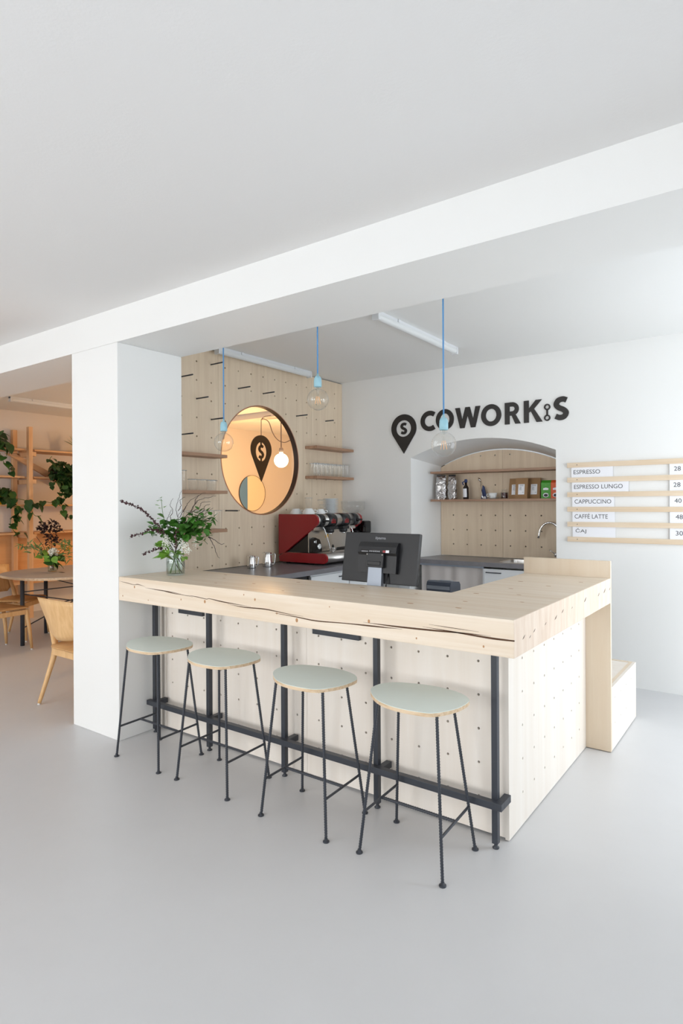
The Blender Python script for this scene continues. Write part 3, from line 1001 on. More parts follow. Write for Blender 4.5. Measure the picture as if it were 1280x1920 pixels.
# ================================================================== pendants
def bulb_profile(R, neck, top):
    pts = []
    a1 = math.asin(neck / R)
    for k in range(17):
        t = -PI / 2 + (PI - a1) * k / 16
        pts.append((max(0.0, R * math.cos(t)), R * math.sin(t)))
    return pts + [(neck * 0.98, R + 0.012), (neck * 0.95, top)]
pp = thing('pendant_lamp', 'blue cord pendant with clear globe bulb before round opening', 'pendant lamp', (0.379, 0.52, ZC2), 0, 'blue pendant lamps over the bar')
def pendant(zb_, root, first):
    dz = zb_ - ZC2
    R = 0.0625
    MB().tube([(0, 0, -0.012), (0, 0, dz / 2), (0, 0, dz + 0.135)], 0.0042, 8).build('cord', BLUE, root, True)
    MB().lathe([(0, 0), (0.045, 0), (0.045, -0.012), (0.008, -0.03), (0, -0.03)], (0, 0, -0.0005), 20).build('ceiling_rose', WHITE, root, True)
    MB().lathe([(0.0, 0.150), (0.006, 0.150), (0.007, 0.136), (0.016, 0.132), (0.0215, 0.118), (0.0215, 0.108), (0.0225, 0.106), (0.0225, 0.074), (0.019, 0.072), (0.0, 0.072)], (0, 0, dz), 20).build('socket', LBLUE, root, True)
    b = MB().lathe(bulb_profile(R, 0.017, 0.078), (0, 0, dz), 28).build('bulb', BULBG, root, True)
    MB().tube([(0, 0, 0.07), (0, 0, 0.02)], [0.009, 0.004], 8).xf(Matrix.Translation((0, 0, dz))).build('stem', BULBG, b, True)
    mb = MB()
    for k in range(6):
        a = 2 * PI * k / 6
        mb.tube([(0.008 * math.cos(a), 0.008 * math.sin(a), 0.018), (0.018 * math.cos(a), 0.018 * math.sin(a), -0.025)], 0.0007, 5)
    mb.xf(Matrix.Translation((0, 0, dz))).build('filament', FILA, b, True)
pendant(1.869, pp, True)
p2 = thing('pendant_lamp', 'blue cord pendant hanging highest, between the other two', 'pendant lamp', (1.172, 0.52, ZC2), 0, 'blue pendant lamps over the bar')
pendant(2.066, p2, False)
p3 = thing('pendant_lamp', 'blue cord pendant with globe bulb in front of the sign', 'pendant lamp', (1.983, 0.52, ZC2), 0, 'blue pendant lamps over the bar')
pendant(1.757, p3, False)

# tube lights
def tube_light(x, y0, y1, lab, zc=ZC2):
    t = thing('tube_light', lab, 'ceiling light', (x, (y0 + y1) / 2, zc), 0, 'tube lights on the ceiling')
    MB().box(x - 0.022, x + 0.022, y0, y1, zc - 0.020, zc - 0.0005).build('housing', WHITE, t)
    pr = [(x + 0.026 * math.cos(a), zc - 0.030 + 0.026 * math.sin(a)) for a in [PI + PI * k / 12 for k in range(13)]]
    pr = [(x - 0.024, zc - 0.0203)] + pr + [(x + 0.024, zc - 0.0203)]
    MB().prism(pr, y0 + 0.022, y1 - 0.022, 'XZ').build('cover', TUBEW, t)
    for ya in (y0, y1 - 0.02):
        MB().box(x - 0.028, x + 0.028, ya, ya + 0.02, zc - 0.060, zc - 0.001, 0.004).build('end_cap', WHITE, t)
    for ya in (y0 + 0.25, y1 - 0.25):
        MB().box(x - 0.030, x + 0.030, ya, ya + 0.025, zc - 0.022, zc - 0.0008).build('clip', WHITE, t)
    return t
tube_light(1.165, 1.13, 2.31, 'white tube light on ceiling between the two hanging bulbs')
tube_light(-0.38, 1.13, 2.30, 'white tube light on ceiling along the plywood wall')
tube_light(-4.05, 1.22, 2.42, 'white tube light on the ceiling of the next room')

# ================================================================== back counters and cabinets
ct = thing('worktop', 'L-shaped dark grey worktop running under the arch', 'worktop', (0, 2, 0.887))
mb = MB().box(XW + 0.001, 0.25, 0.52, YB - 0.001, 0.887, 0.927)
mb.build('left_slab', COUNTER, ct)
sx0, sx1, sy0, sy1 = 1.262, 1.60, 3.00, 3.31
o = MB().plate([(0.2505, 2.90), (1.80, 2.90), (1.80, YB - 0.001), (nx1 - 0.004, YB - 0.001), (1.715, YN - 0.016), (0.448, YN - 0.016), (nx0 + 0.004, YB - 0.001), (0.2505, YB - 0.001)], [rrect(sx0, sx1, sy0, sy1, 0.04)], 0.927, 0.887, 'XY').build('niche_slab', COUNTER, ct)
sk = thing('sink', 'steel sink set into the worktop under the tap', 'sink', (1.43, 3.15, 0.90))
ol, il = rrect(sx0 - 0.018, sx1 + 0.018, sy0 - 0.018, sy1 + 0.018, 0.05), rrect(sx0 + 0.002, sx1 - 0.002, sy0 + 0.002, sy1 - 0.002, 0.038)
MB().plate(ol, [il], 0.9290, 0.9273, 'XY').build('sink_rim', STEEL, sk)
n = len(il)
i2 = rrect(sx0 + 0.02, sx1 - 0.02, sy0 + 0.02, sy1 - 0.02, 0.04)
mb = MB().add([(x, y, 0.9285) for x, y in il] + [(x, y, 0.78) for x, y in i2], [(i, (i + 1) % n, (i + 1) % n + n, i + n) for i in range(n)] + [tuple(range(n, 2 * n))])
mb.build('basin', STEEL, sk)
tp = thing('kitchen_tap', 'curved chrome tap with side lever in the niche', 'tap', (1.70, 3.345, 0.9275))
MB().lathe([(0, 0), (0.026, 0), (0.026, 0.008), (0.022, 0.01), (0.022, 0.10), (0.013, 0.105), (0, 0.105)], (1.70, 3.345, 0.9275), 18).build('body', CHROME, tp)
arcp = [(1.70, 3.345, 1.03), (1.70, 3.345, 1.16)] + [(1.70 - 0.095 + 0.095 * math.cos(a), 3.345 - 0.02 * (a / PI), 1.16 + 0.12 * math.sin(a)) for a in [PI * k / 14 for k in range(1, 15)]] + [(1.503, 3.323, 1.135)]
MB().tube(arcp, 0.0105, 12).build('spout', CHROME, tp)
MB().tube([(1.674, 3.33, 0.985), (1.655, 3.32, 0.992)], 0.020, 14).tube([(1.66, 3.32, 0.995), (1.612, 3.30, 1.032)], 0.0045, 8).build('lever', CHROME, tp)

def cabinet(name, lab, x0, x1, y0, y1, front, handle, z0=0.05, z1=0.886):
    t = thing(name, lab, 'cabinet', ((x0 + x1) / 2, (y0 + y1) / 2, 0))
    MB().box(x0, x1, y0, y1, 0.0, (z1 - 0.001) if front == 'X' else 0.76).build('body', WHITE, t)
    if front == 'X':
        d = MB().box(x1 + 0.0005, x1 + 0.019, y0 + 0.003, y1 - 0.003, z0, z1 - 0.018).build('door', WHITE, t)
        if handle:
            a, b = handle
            MB().box(x1 + 0.028, x1 + 0.036, a, b, z1 - 0.052, z1 - 0.044).box(x1 + 0.019, x1 + 0.029, a, a + 0.008, z1 - 0.052, z1 - 0.044).box(x1 + 0.019, x1 + 0.029, b - 0.008, b, z1 - 0.052, z1 - 0.044).build('handle', BLACKM, d)
    else:
        d = MB().box(x0 + 0.003, x1 - 0.003, y0 - 0.019, y0 - 0.0005, z0, z1 - 0.018).build('door', WHITE, t)
        if handle:
            a, b = handle
            MB().box(a, b, y0 - 0.036, y0 - 0.028, z1 - 0.054, z1 - 0.046).box(a, a + 0.008, y0 - 0.029, y0 - 0.019, z1 - 0.054, z1 - 0.046).box(b - 0.008, b, y0 - 0.029, y0 - 0.019, z1 - 0.054, z1 - 0.046).build('handle', BLACKM, d)
    return t
cabinet('base_cabinet', 'white base cabinet under the coffee machine, first door', -0.45, 0.205, 1.58, 2.10, 'X', (1.95, 2.08))
cabinet('base_cabinet', 'white base cabinet under the worktop, near the corner', -0.45, 0.205, 2.105, 2.62, 'X', (2.30, 2.43))
cabinet('base_cabinet', 'white base cabinet with black bar handle beside grey curtain', 1.135, 1.70, 2.94, 3.39, 'Y', (1.160, 1.303))
dw = thing('undercounter_dishwasher', 'steel fronted appliance under the worktop left of white doors', 'dishwasher', (-0.1, 1.28, 0))
MB().box(-0.45, 0.19, 1.0, 1.545, 0.02, 0.84, 0.004).build('body', WHITE, dw)
MB().box(0.1905, 0.205, 1.01, 1.535, 0.12, 0.83, 0.003).build('door', STEEL, dw)
for y in (1.05, 1.5):
    MB().tube([(0.1, y, 0), (0.1, y, 0.021)], 0.02, 10).tube([(-0.38, y, 0), (-0.38, y, 0.021)], 0.02, 10).build('foot', BLACKP, dw)
cl = MB().tube([(0.215, 1.562, 0), (0.215, 1.562, 0.8865)], 0.014, 12).build('worktop_leg', STEEL, ct, False)
# curtain
cu = thing('undercounter_curtain', 'grey pleated cloth curtain under the niche worktop', 'curtain', (0.8, 2.955, 0.45))
vs, fs = [], []
N = 120
for k in range(N + 1):
    x = 0.47 + 0.655 * k / N
    d = 0.006 * math.sin(k * 0.24 + 0.5 * math.sin(k * 0.11)) + 0.006 * math.sin(k * 0.13 + 1)
    vs += [(x, 2.958 + d * 0.55, 0.868), (x, 2.958 + d, 0.45), (x + 0.004 * math.sin(k), 2.958 + d * 1.1, 0.06)]
for k in range(N):
    a, b = 3 * k, 3 * k + 3
    fs += [(a, b, b + 1, a + 1), (a + 1, b + 1, b + 2, a + 2)]
MB().add(vs, fs, True).build('cloth', CURT, cu)
MB().box(0.46, 1.134, 2.925, 2.945, 0.868, 0.8865).build('curtain_rail', SILVP, cu)
MB().box(1.126, 1.1345, 2.925, 2.945, 0.0, 0.8675).build('side_post', WHITE, cu)
MB().box(0.24, 0.36, 2.915, 2.93, 0.0, 0.8865).build('filler_panel', WHITE, ct)

# milk pitchers
def pitcher(x, y, r, h, ang, lab):
    t = thing('milk_pitcher', lab, 'pitcher', (x, y, 0.9273), ang, 'steel milk pitchers')
    MB().lathe([(0, 0), (r * 0.98, 0), (r, 0.006), (r * 0.98, h * 0.4), (r * 0.80, h * 0.8), (r * 0.84, h), (r * 0.81, h), (r * 0.76, h * 0.8), (r * 0.93, 0.01), (0, 0.008)], (0, 0, 0), 24).build('body', CHROME, t, True)
    MB().tube(spline([(r * 0.8, 0, h * 0.84), (r * 1.35, 0, h * 0.92), (r * 1.6, 0, h * 0.8), (r * 1.5, 0, h * 0.35), (r * 1.25, 0, h * 0.16), (r * 1.0, 0, h * 0.2)], 5), 0.0038, 8).build('handle', CHROME, t, True)
    MB().prism([(-r * 0.75, -r * 0.3), (-r * 1.08, 0), (-r * 0.75, r * 0.3)], h * 0.93, h * 1.005, 'XY').build('spout', CHROME, t, True)
pitcher(-0.286, 1.415, 0.037, 0.104, 0.6, 'smaller polished steel milk pitcher on dark worktop')
pitcher(-0.262, 1.580, 0.042, 0.122, 0.6, 'larger polished steel milk pitcher beside red machine')

# ================================================================== espresso machine
Y0, Y1 = 1.875, 2.545
em = thing('espresso_machine', 'red and steel two-group espresso machine on dark worktop', 'espresso machine', (-0.15, 2.2, 0.9273))
def upper_panel():
    p = [(-0.405, 1.365), (-0.398, 1.372), (0.0, 1.372)]
    p += [(0.0 + 0.055 * math.cos(a), 1.317 + 0.055 * math.sin(a)) for a in [PI / 2 - (PI * 0.80) * k / 12 for k in range(1, 13)]]
    return p + [(-0.33, 1.028), (-0.405, 1.005)]
def lower_panel():
    p = [(-0.405, 0.990), (-0.34, 1.026), (0.110, 1.032)]
    p += [(0.110 + 0.042 * math.cos(a), 0.988 + 0.044 * math.sin(a)) for a in [PI / 2 - PI * k / 12 for k in range(1, 13)]]
    return p + [(-0.395, 0.944)]
for (ya, yb) in ((Y0, Y0 + 0.022), (Y1 - 0.022, Y1)):
    MB().prism(upper_panel(), ya, yb, 'XZ').build('side_panel', RED, em)
    MB().prism(lower_panel(), ya, yb, 'XZ').build('foot_panel', RED, em)
for ya in (Y0 - 0.0006,):
    MB().plate(circ(0.0, 1.312, 0.040, 28), [circ(0.0, 1.312, 0.038, 28)], ya, Y0 + 0.001, 'XZ').plate(circ(0.11, 0.988, 0.026, 24), [circ(0.11, 0.988, 0.0245, 24)], ya, Y0 + 0.001, 'XZ').build('cap_ring', RED, em)
MB().box(-0.39, -0.075, Y0 + 0.0225, Y1 - 0.0225, 1.03, 1.228).build('black_core', BLACKG, em)
MB().box(-0.39, -0.01, Y0 + 0.0225, Y1 - 0.0225, 1.2285, 1.368).build('boiler_housing', STEEL, em)
MB().box(-0.0745, -0.065, Y0 + 0.0225, Y1 - 0.0225, 1.034, 1.228).build('back_splash', STEEL, em)
MB().lathe([(0, 0), (0.0545, 0), (0.0545, Y1 - Y0 - 0.046), (0, Y1 - Y0 - 0.046)], (0.0, Y0 + 0.023, 1.3165), 32, 'Y').build('drum', STEEL, em)
for j, (ya, yb) in enumerate(((1.915, 1.985), (2.035, 2.155), (2.235, 2.355), (2.425, 2.485))):
    b = MB().lathe([(0.0, 0), (0.0585, 0), (0.0585, yb - ya), (0, yb - ya)], (0.0, ya, 1.3160), 32, 'Y').build('control_band', BLACKP, em)
    yc = (ya + yb) / 2
    if j in (1, 2):
        for dz in (0.012, 0.0, -0.012, -0.024):
            for q in (-0.022, 0.0, 0.022):
                w = 0.011 if dz < 0.012 else 0.005
                if dz >= 0.012 and q != 0.0:
                    continue
                MB().box(0.0565, 0.0600, yc + q - w / 2, yc + q + w / 2, 1.318 + dz - 0.0014, 1.318 + dz + 0.0014).build('button_light', LED, b)
    else:
        MB().lathe([(0, 0), (0.017, 0), (0.017, 0.018), (0.009, 0.022), (0.009, 0.062), (0, 0.065)], (0.055, yc, 1.314), 16, 'X').build('steam_knob', BLACKG, b)
for y in (2.095, 2.295):
    MB().lathe([(0, 0), (0.036, 0), (0.040, 0.012), (0.040, 0.045), (0, 0.045)], (0.015, y, 1.205), 24).build('group_head', BLACKP, em)
    MB().box(-0.065, 0.055, y - 0.045, y + 0.045, 1.232, 1.262, 0.008).build('group_hood', BLACKP, em)
    MB().tube([(0.015, y, 1.205), (0.015, y, 1.192)], 0.026, 16).build('shower_screen', CHROME, em)
MB().box(-0.39, 0.108, Y0 + 0.0225, Y1 - 0.0225, 0.946, 1.029).lathe([(0, 0), (0.0415, 0), (0.0415, Y1 - Y0 - 0.046), (0, Y1 - Y0 - 0.046)], (0.108, Y0 + 0.023, 0.988), 24, 'Y').build('drip_tray', STEEL, em)
# gauge block
gb = MB().prism([(1.905, 1.035), (2.035, 1.035), (2.035, 1.09), (2.005, 1.145), (1.945, 1.165), (1.905, 1.15)], -0.0645, -0.030, 'YZ').build('gauge_block', BLACKG, em)
MB().lathe([(0, 0.004), (0.022, 0.004), (0.024, 0.002), (0.024, 0)], (-0.030, 2.00, 1.083), 24, 'X').build('gauge_dial', PORC, gb)
MB().lathe([(0.0225, 0.006), (0.026, 0.006), (0.026, 0)], (-0.030, 2.00, 1.083), 24, 'X').build('gauge_ring', CHROME, gb)
MB().tube([(-0.0255, 2.00, 1.083), (-0.0255, 2.008, 1.097)], 0.0012, 5).build('gauge_needle', INK, gb)
MB().box(-0.0300, -0.027, 1.925, 1.940, 1.12, 1.135).box(-0.030, -0.027, 1.95, 1.956, 1.115, 1.14).build('gauge_print', PORC, gb)
# steam wands
MB().tube(spline([(0.02, 1.99, 1.255), (0.03, 2.0, 1.235), (0.04, 2.025, 1.16), (0.05, 2.06, 1.05)], 5), 0.0048, 8).build('steam_wand', CHROME, em)
MB().tube(spline([(0.02, 2.41, 1.255), (0.03, 2.41, 1.235), (0.045, 2.42, 1.16), (0.055, 2.43, 1.06)], 5), 0.0048, 8).build('steam_wand', CHROME, em)
for x in (-0.33, -0.05):
    for y in (Y0 + 0.05, Y1 - 0.05):
        MB().tube([(x, y, 0.9275), (x, y, 0.946)], 0.018, 12).build('foot', BLACKP, em)
MB().box(-0.064, -0.0625, 2.13, 2.17, 1.155, 1.185).build('warning_sticker', YELP, em)
# portafilter and tamper lying on the tray
pf = thing('portafilter', 'portafilter with black handle resting on the drip tray', 'portafilter', (0.045, 2.13, 1.0297))
MB().lathe([(0.0, 0.008), (0.026, 0.008), (0.030, 0.012), (0.030, 0.034), (0.033, 0.036), (0.033, 0.040), (0.026, 0.040), (0.026, 0.014), (0, 0.014)], (0.045, 2.10, 1.0297), 20).tube([(0.045, 2.10, 1.0299), (0.045, 2.10, 1.039)], 0.010, 10).build('basket', CHROME, pf)
MB().tube([(0.045, 2.132, 1.056), (0.047, 2.15, 1.058), (0.05, 2.27, 1.060), (0.051, 2.285, 1.060)], [0.006, 0.011, 0.013, 0.008], 12).build('handle', BLACKG, pf)
tm = thing('tamper', 'small steel tamper with black knob inside the portafilter', 'tamper', (0.045, 2.10, 1.044))
MB().lathe([(0, 0), (0.024, 0), (0.024, 0.007), (0.008, 0.012), (0.008, 0.028), (0, 0.028)], (0.045, 2.10, 1.0440), 16).build('base', CHROME, tm)
MB().lathe([(0, 0), (0.008, 0), (0.011, 0.012), (0.006, 0.024), (0, 0.025)], (0.045, 2.10, 1.0722), 12).build('knob', BLACKG, tm)

# cups and saucers on the machine
def cup(x, y, r, h, lab, z=1.3722, grp='upturned cups on the machine', inv=True):
    t = thing('coffee_cup', lab, 'cup', (x, y, z), 0.4, grp)
    if inv:
        MB().lathe([(r, 0), (r * 0.98, h * 0.35), (r * 0.62, h * 0.92), (r * 0.60, h), (r * 0.52, h), (r * 0.52, h * 0.94), (0, h * 0.94)], (0, 0, 0), 24).build('bowl', PORC, t, True)
        zz = h * 0.5
    else:
        MB().lathe([(0, 0.003), (r * 0.5, 0), (r * 0.55, 0.004), (r * 0.85, h * 0.4), (r, h), (r * 0.95, h), (r * 0.78, h * 0.42), (0, 0.01)], (0, 0, 0), 24).build('bowl', PORC, t, True)
        zz = h * 0.6
    MB().tube(spline([(r * 0.88, 0, zz + h * 0.2), (r * 1.35, 0, zz + h * 0.16), (r * 1.35, 0, zz - h * 0.22), (r * 0.90, 0, zz - h * 0.2)], 4), 0.0035, 8).build('handle', PORC, t, True)
    return t
cup(-0.305, 2.00, 0.055, 0.048, 'white cup upturned nearest the machine left end')
cup(-0.165, 2.015, 0.058, 0.050, 'white cup upturned beneath the shot glass')
cup(-0.255, 2.12, 0.055, 0.050, 'white cup upturned behind the others, below shelf')
cup(-0.115, 2.125, 0.045, 0.044, 'small white cup upturned beside the saucer stack')
gg = glass_proto('latte_glass', 0.024, 0.034, 0.098, 'clear latte glass standing on an upturned white cup', 'glass', 'glasses on the machine')
gg.location = (-0.165, 2.015, 1.4226)
for (x, y, z, s_, lab) in ((-0.205, 2.26, 1.3722, 1.32, 'clear glass left of the saucer stack, taller one'), (-0.155, 2.205, 1.3722, 0.86, 'small clear glass in front of taller glass on machine')):
    g = dup(gg, (x, y, z), 0, lab)
    g.scale = (s_, s_, s_)
pm = MB().lathe([(0, 0.002), (0.03, 0), (0.034, 0.003), (0.072, 0.0115), (0.074, 0.0135), (0.070, 0.013), (0.03, 0.006), (0, 0.006)], (0, 0, 0), 28).mesh('saucer', PORC)
for k in range(13):
    o = bpy.data.objects.new('saucer', pm)
    COL.objects.link(o)
    o.location = (-0.085 + 0.0015 * math.sin(k * 2.1), 2.235 + 0.0015 * math.cos(k * 1.7), 1.3722 + 0.0106 * k)
    tag(o, ('white saucer on top of the stack on red espresso machine' if k == 12 else 'white saucer %s from the top of the stack on red machine' % ORD[12 - k]), 'saucer', 'stacked saucers on the machine')

# grinder
gr = thing('coffee_grinder', 'black coffee grinder with clear hopper in the corner', 'grinder', (-0.16, 2.74, 0.9273))
MB().box(-0.27, -0.08, 2.645, 2.83, 0.9275, 1.20, 0.012).build('body', BLACKP, gr)
MB().tube([(-0.17, 2.735, 1.20), (-0.17, 2.735, 1.345)], [0.085, 0.07], 24).build('head', BLACKG, gr)
MB().box(-0.08, -0.01, 2.68, 2.80, 1.17, 1.295, 0.02).build('dosing_chamber', BLACKG, gr)
MB().lathe([(0.05, 0), (0.055, 0.02), (0.118, 0.06), (0.122, 0.14), (0.120, 0.14), (0.114, 0.062), (0.05, 0.024)], (-0.19, 2.735, 1.3455), 28).build('hopper', GLASS, gr)
MB().lathe([(0.0, 0.008), (0.120, 0.008), (0.125, 0.004), (0.125, 0.0), (0.0, 0.0)], (-0.19, 2.735, 1.4860), 28).build('hopper_lid', GLASS, gr)
MB().tube([(-0.03, 2.675, 1.245), (0.03, 2.64, 1.245)], 0.008, 10).build('lever', BLACKP, gr)
# tray knock tamper steel pot by machine
# ================================================================== monitor and printer
mo = thing('touch_monitor', 'black point-of-sale monitor seen from behind on bar', 'monitor', (1.56, 0.56, 0.86))
TI = math.radians(-9.5)
RM = Matrix.Translation((1.558, 0.583, 1.163)) @ Matrix.Rotation(math.radians(-1.5), 4, 'Z') @ Matrix.Rotation(TI, 4, 'X')
def mo_part(name, mb, m, par=mo, lab=None):
    mb.xf(RM)
    return mb.build(name, m, par, False, lab)
hw, hh = 0.248, 0.138
mo_part('screen_shell', MB().box(-hw, hw, -0.012, 0.012, -hh, hh, 0.004), BLACKP)
mo_part('glass_panel', MB().box(-hw + 0.003, hw - 0.003, 0.0125, 0.016, -hh + 0.003, hh - 0.003), BLACKG)
# rear housing with a bulged upper half
mo_part('rear_housing', MB().prism([(-0.0125, 0.084), (-0.0125, -0.082), (-0.036, -0.082), (-0.040, 0.012), (-0.050, 0.026), (-0.046, 0.058), (-0.030, 0.084)], -0.123, 0.131, 'YZ'), BLACKP)
mo_part('mount_plate', MB().box(-0.052, 0.060, -0.062, -0.0405, -0.055, 0.022, 0.002), BLACKP)
for x in (-0.047, 0.053):
    mo_part('screw', MB().lathe([(0, -0.002), (0.004, -0.002), (0.004, 0)], (x, -0.0622, 0.014), 10, 'Y'), STEEL)
lb = mo_part('spec_label', MB().box(-0.100, 0.096, -0.0516, -0.0500, 0.026, 0.0405), BLACKG)
t_ = text_mb('iiyama', -0.036, 0.033, 0.098, 0.116, -0.0126, 0.0002, 0.012)
mo_part('lettering', t_, GREYT)
t_ = text_mb('TOUCH DISPLAY', -0.098, -0.052, 0.0345, 0.0385, -0.0517, 0.0002, 0.01)
mb = MB().box(-0.095, -0.05, -0.052, -0.0517, 0.0285, 0.0325)
for k in range(6):
    mb.box(-0.042 + 0.012 * k, -0.034 + 0.012 * k, -0.052, -0.0517, 0.029, 0.036)
mo_part('printed_marks', mb, GREYT)
mo_part('red_badge', MB().box(0.047, 0.064, -0.0522, -0.0517, 0.0275, 0.039), RED)
mo_part('white_sticker', MB().box(0.0665, 0.088, -0.0524, -0.0517, 0.0265, 0.0405), CARD)
# stand
mb = MB()
q = [(1.528, 0.512, 1.138), (1.602, 0.512, 1.138), (1.590, 0.40, 0.0), (1.52, 0.4, 0.0)]
vs = []
for (x, y, z) in ((1.518, 0.528, 1.148), (1.602, 0.528, 1.148), (1.600, 0.512, 0.875), (1.500, 0.512, 0.875)):
    vs.append((x, y, z))
for (x, y, z) in ((1.518, 0.545, 1.148), (1.602, 0.545, 1.148), (1.600, 0.545, 0.875), (1.500, 0.545, 0.875)):
    vs.append((x, y, z))
mb.add(vs, [(0, 1, 2, 3), (4, 7, 6, 5), (0, 4, 5, 1), (1, 5, 6, 2), (2, 6, 7, 3), (3, 7, 4, 0)])
nk = mb.build('stand_neck', SILVP, mo, False, 'silver grey stand neck')
MB().box(1.519, 1.601, 0.510, 0.5275, 1.130, 1.152, 0.003).build('hinge', BLACKP, mo)
MB().box(1.45, 1.66, 0.512, 0.74, 0.8605, 0.8745, 0.004).build('stand_base', BLACKP, mo)
MB().tube(spline([(1.628, 0.555, 1.085), (1.63, 0.535, 1.05), (1.628, 0.53, 1.01), (1.64, 0.55, 0.94), (1.65, 0.6, 0.865)], 5), 0.004, 8).build('cable', BLACKG, mo)

pr = thing('receipt_printer', 'blue-grey receipt printer on the shelf behind the bar', 'printer', (1.72, 1.0, 0.8605))
pf_ = [(0.915, 0.862), (1.045, 0.862), (1.045, 0.985), (1.03, 1.002), (0.94, 1.012), (0.922, 1.006), (0.915, 0.99)]
MB().prism([(y + 0.0, z) for y, z in pf_], 1.660, 1.815, 'YZ').build('body', BLUEG, pr)
MB().box(1.664, 1.811, 0.9135, 0.9149, 0.965, 0.985).build('paper_slot', SILVP, pr)
text_mb('EPSON', 1.715, 1.755, 0.944, 0.953, 0.9149, 0.0003, 0.01).build('lettering', GREYT, pr)
MB().box(1.72, 1.80, 0.96, 0.985, 1.0095, 1.0125).build('cover_latch', SILVP, pr)

# ================================================================== niche shelves and goods
for (z0, z1, lab) in ((1.760, 1.781, 'upper empty oak shelf inside the arched niche'), (1.481, 1.502, 'lower oak shelf in niche holding coffee bags')):
    o = MB().box(0.452, 1.72, -0.18, 0.045, 0, z1 - z0, 0.0015).build('niche_shelf', OAKX)
    o.location = (0, 3.36, z0)
    tag(o, lab, 'shelf', 'oak shelves in the niche')
ZS = 1.5025
def foil_bag(x, y, w, h, lab, ang, seed):
    r = random.Random(seed)
    rings = 12
    seg = 20
    vs, fs = [], []
    for i in range(rings + 1):
        t = i / rings
        z = h * t
        wx = w / 2 * (1 - 0.18 * max(0, t - 0.6) / 0.4 - 0.1 * (t < 0.05))
        dy = w * 0.30 * (1 - t ** 3 * 0.75)
        for k in range(seg):
            a = 2 * PI * k / seg
            c, s_ = math.cos(a), math.sin(a)
            q = 1 + r.uniform(-0.09, 0.09)
            vs.append((math.copysign(abs(c) ** 0.6, c) * wx * q, math.copysign(abs(s_) ** 0.7, s_) * dy * q, z + (r.uniform(-.006, .006) if 0 < i < rings else 0)))
    for i in range(rings):
        for k in range(seg):
            k2 = (k + 1) % seg
            fs.append((i * seg + k, i * seg + k2, (i + 1) * seg + k2, (i + 1) * seg + k))
    fs += [tuple(range(seg - 1, -1, -1)), tuple(rings * seg + k for k in range(seg))]
    t_ = thing('coffee_bag', lab, 'coffee bag', (x, y, ZS), ang, 'silver coffee bags in the niche')
    MB().add(vs, fs, False).build('pouch', FOIL, t_, True)
    MB().box(-w * 0.4, w * 0.4, -0.007, 0.007, h - 0.002, h + 0.012).build('folded_top', BLACKP, t_, True)
foil_bag(0.525, 3.275, 0.115, 0.235, 'crumpled silver coffee bag at left end of niche shelf', 0.15, 3)
foil_bag(0.640, 3.29, 0.095, 0.235, 'narrower silver coffee bag beside the dark bottle', -0.1, 5)
bo = thing('syrup_bottle', 'dark glass bottle with blue cap and white label', 'bottle', (0.785, 3.30, ZS))
MB().lathe([(0, 0), (0.027, 0), (0.028, 0.004), (0.028, 0.115), (0.012, 0.140), (0.011, 0.165), (0, 0.165)], (0.785, 3.30, ZS), 20).build('glass_body', BOTTLE, bo)
MB().lathe([(0, 0), (0.015, 0), (0.016, 0.022), (0.013, 0.032), (0, 0.034)], (0.785, 3.30, ZS + 0.1652), 16).build('cap', NAVY, bo)
MB().tube([(0.765, 3.288, ZS + 0.14), (0.755, 3.28, ZS + 0.165), (0.775, 3.285, ZS + 0.175)], 0.006, 8).build('cap_tag', NAVY, bo)
lbm = MB()
vs = [(0.785 + 0.0285 * math.cos(a), 3.30 + 0.0285 * math.sin(a), z) for a in [math.radians(-150 + 12.5 * k) for k in range(9)] for z in (ZS + 0.02, ZS + 0.105)]
lbm.add(vs, [(2 * i, 2 * i + 2, 2 * i + 3, 2 * i + 1) for i in range(8)]).build('label', CARD, bo)
sp_ = thing('bar_spoon', 'silver bar spoon leaning against the niche panel', 'spoon', (0.94, 3.30, ZS))
MB().tube([(0.965, 3.29, ZS + 0.003), (0.90, 3.395, ZS + 0.175)], 0.004, 8).build('handle', CHROME, sp_)
MB().tube([(0.90, 3.393, ZS + 0.175), (0.888, 3.395, ZS + 0.195), (0.876, 3.396, ZS + 0.215)], [0.006, 0.014, 0.004], 10).build('bowl', CHROME, sp_)
nv = thing('navy_pouch', 'slim navy and white pouch leaning beside the bar spoon', 'pouch', (0.955, 3.35, ZS))
MB().prism([(0.925, ZS), (0.985, ZS), (0.958, ZS + 0.12), (0.942, ZS + 0.135)], 3.345, 3.362, 'XZ').build('body', NAVY, nv)
MB().prism([(0.935, ZS + .004), (0.978, ZS + .004), (0.974, ZS + 0.025), (0.937, ZS + 0.025)], 3.3435, 3.3449, 'XZ').build('label', CARD, nv)
sa = bpy.data.objects.new('saucer', pm)
COL.objects.link(sa)
sa.location = (1.075, 3.285, ZS)
sa.scale = (0.85, 0.85, 0.85)
tag(sa, 'single white saucer under the cup in the niche', 'saucer')
c_ = cup(1.075, 3.285, 0.042, 0.052, 'white coffee cup on saucer in the niche', ZS + 0.0055, None, False)
c_.rotation_euler = (0, 0, 3.6)
ja = thing('jam_jar', 'small jar of dark red preserve in the niche', 'jar', (1.185, 3.30, ZS))
MB().lathe([(0, 0.001), (0.031, 0.001), (0.032, 0.006), (0.032, 0.06), (0.026, 0.072), (0.026, 0.084), (0.024, 0.084), (0.024, 0.071), (0.030, 0.058), (0.030, 0.006), (0, 0.005)], (1.185, 3.30, ZS), 20).build('glass', GLASS, ja)
MB().lathe([(0, 0.0055), (0.0295, 0.0055), (0.0295, 0.058), (0.0, 0.060)], (1.185, 3.30, ZS), 20).build('preserve', JAM, ja)
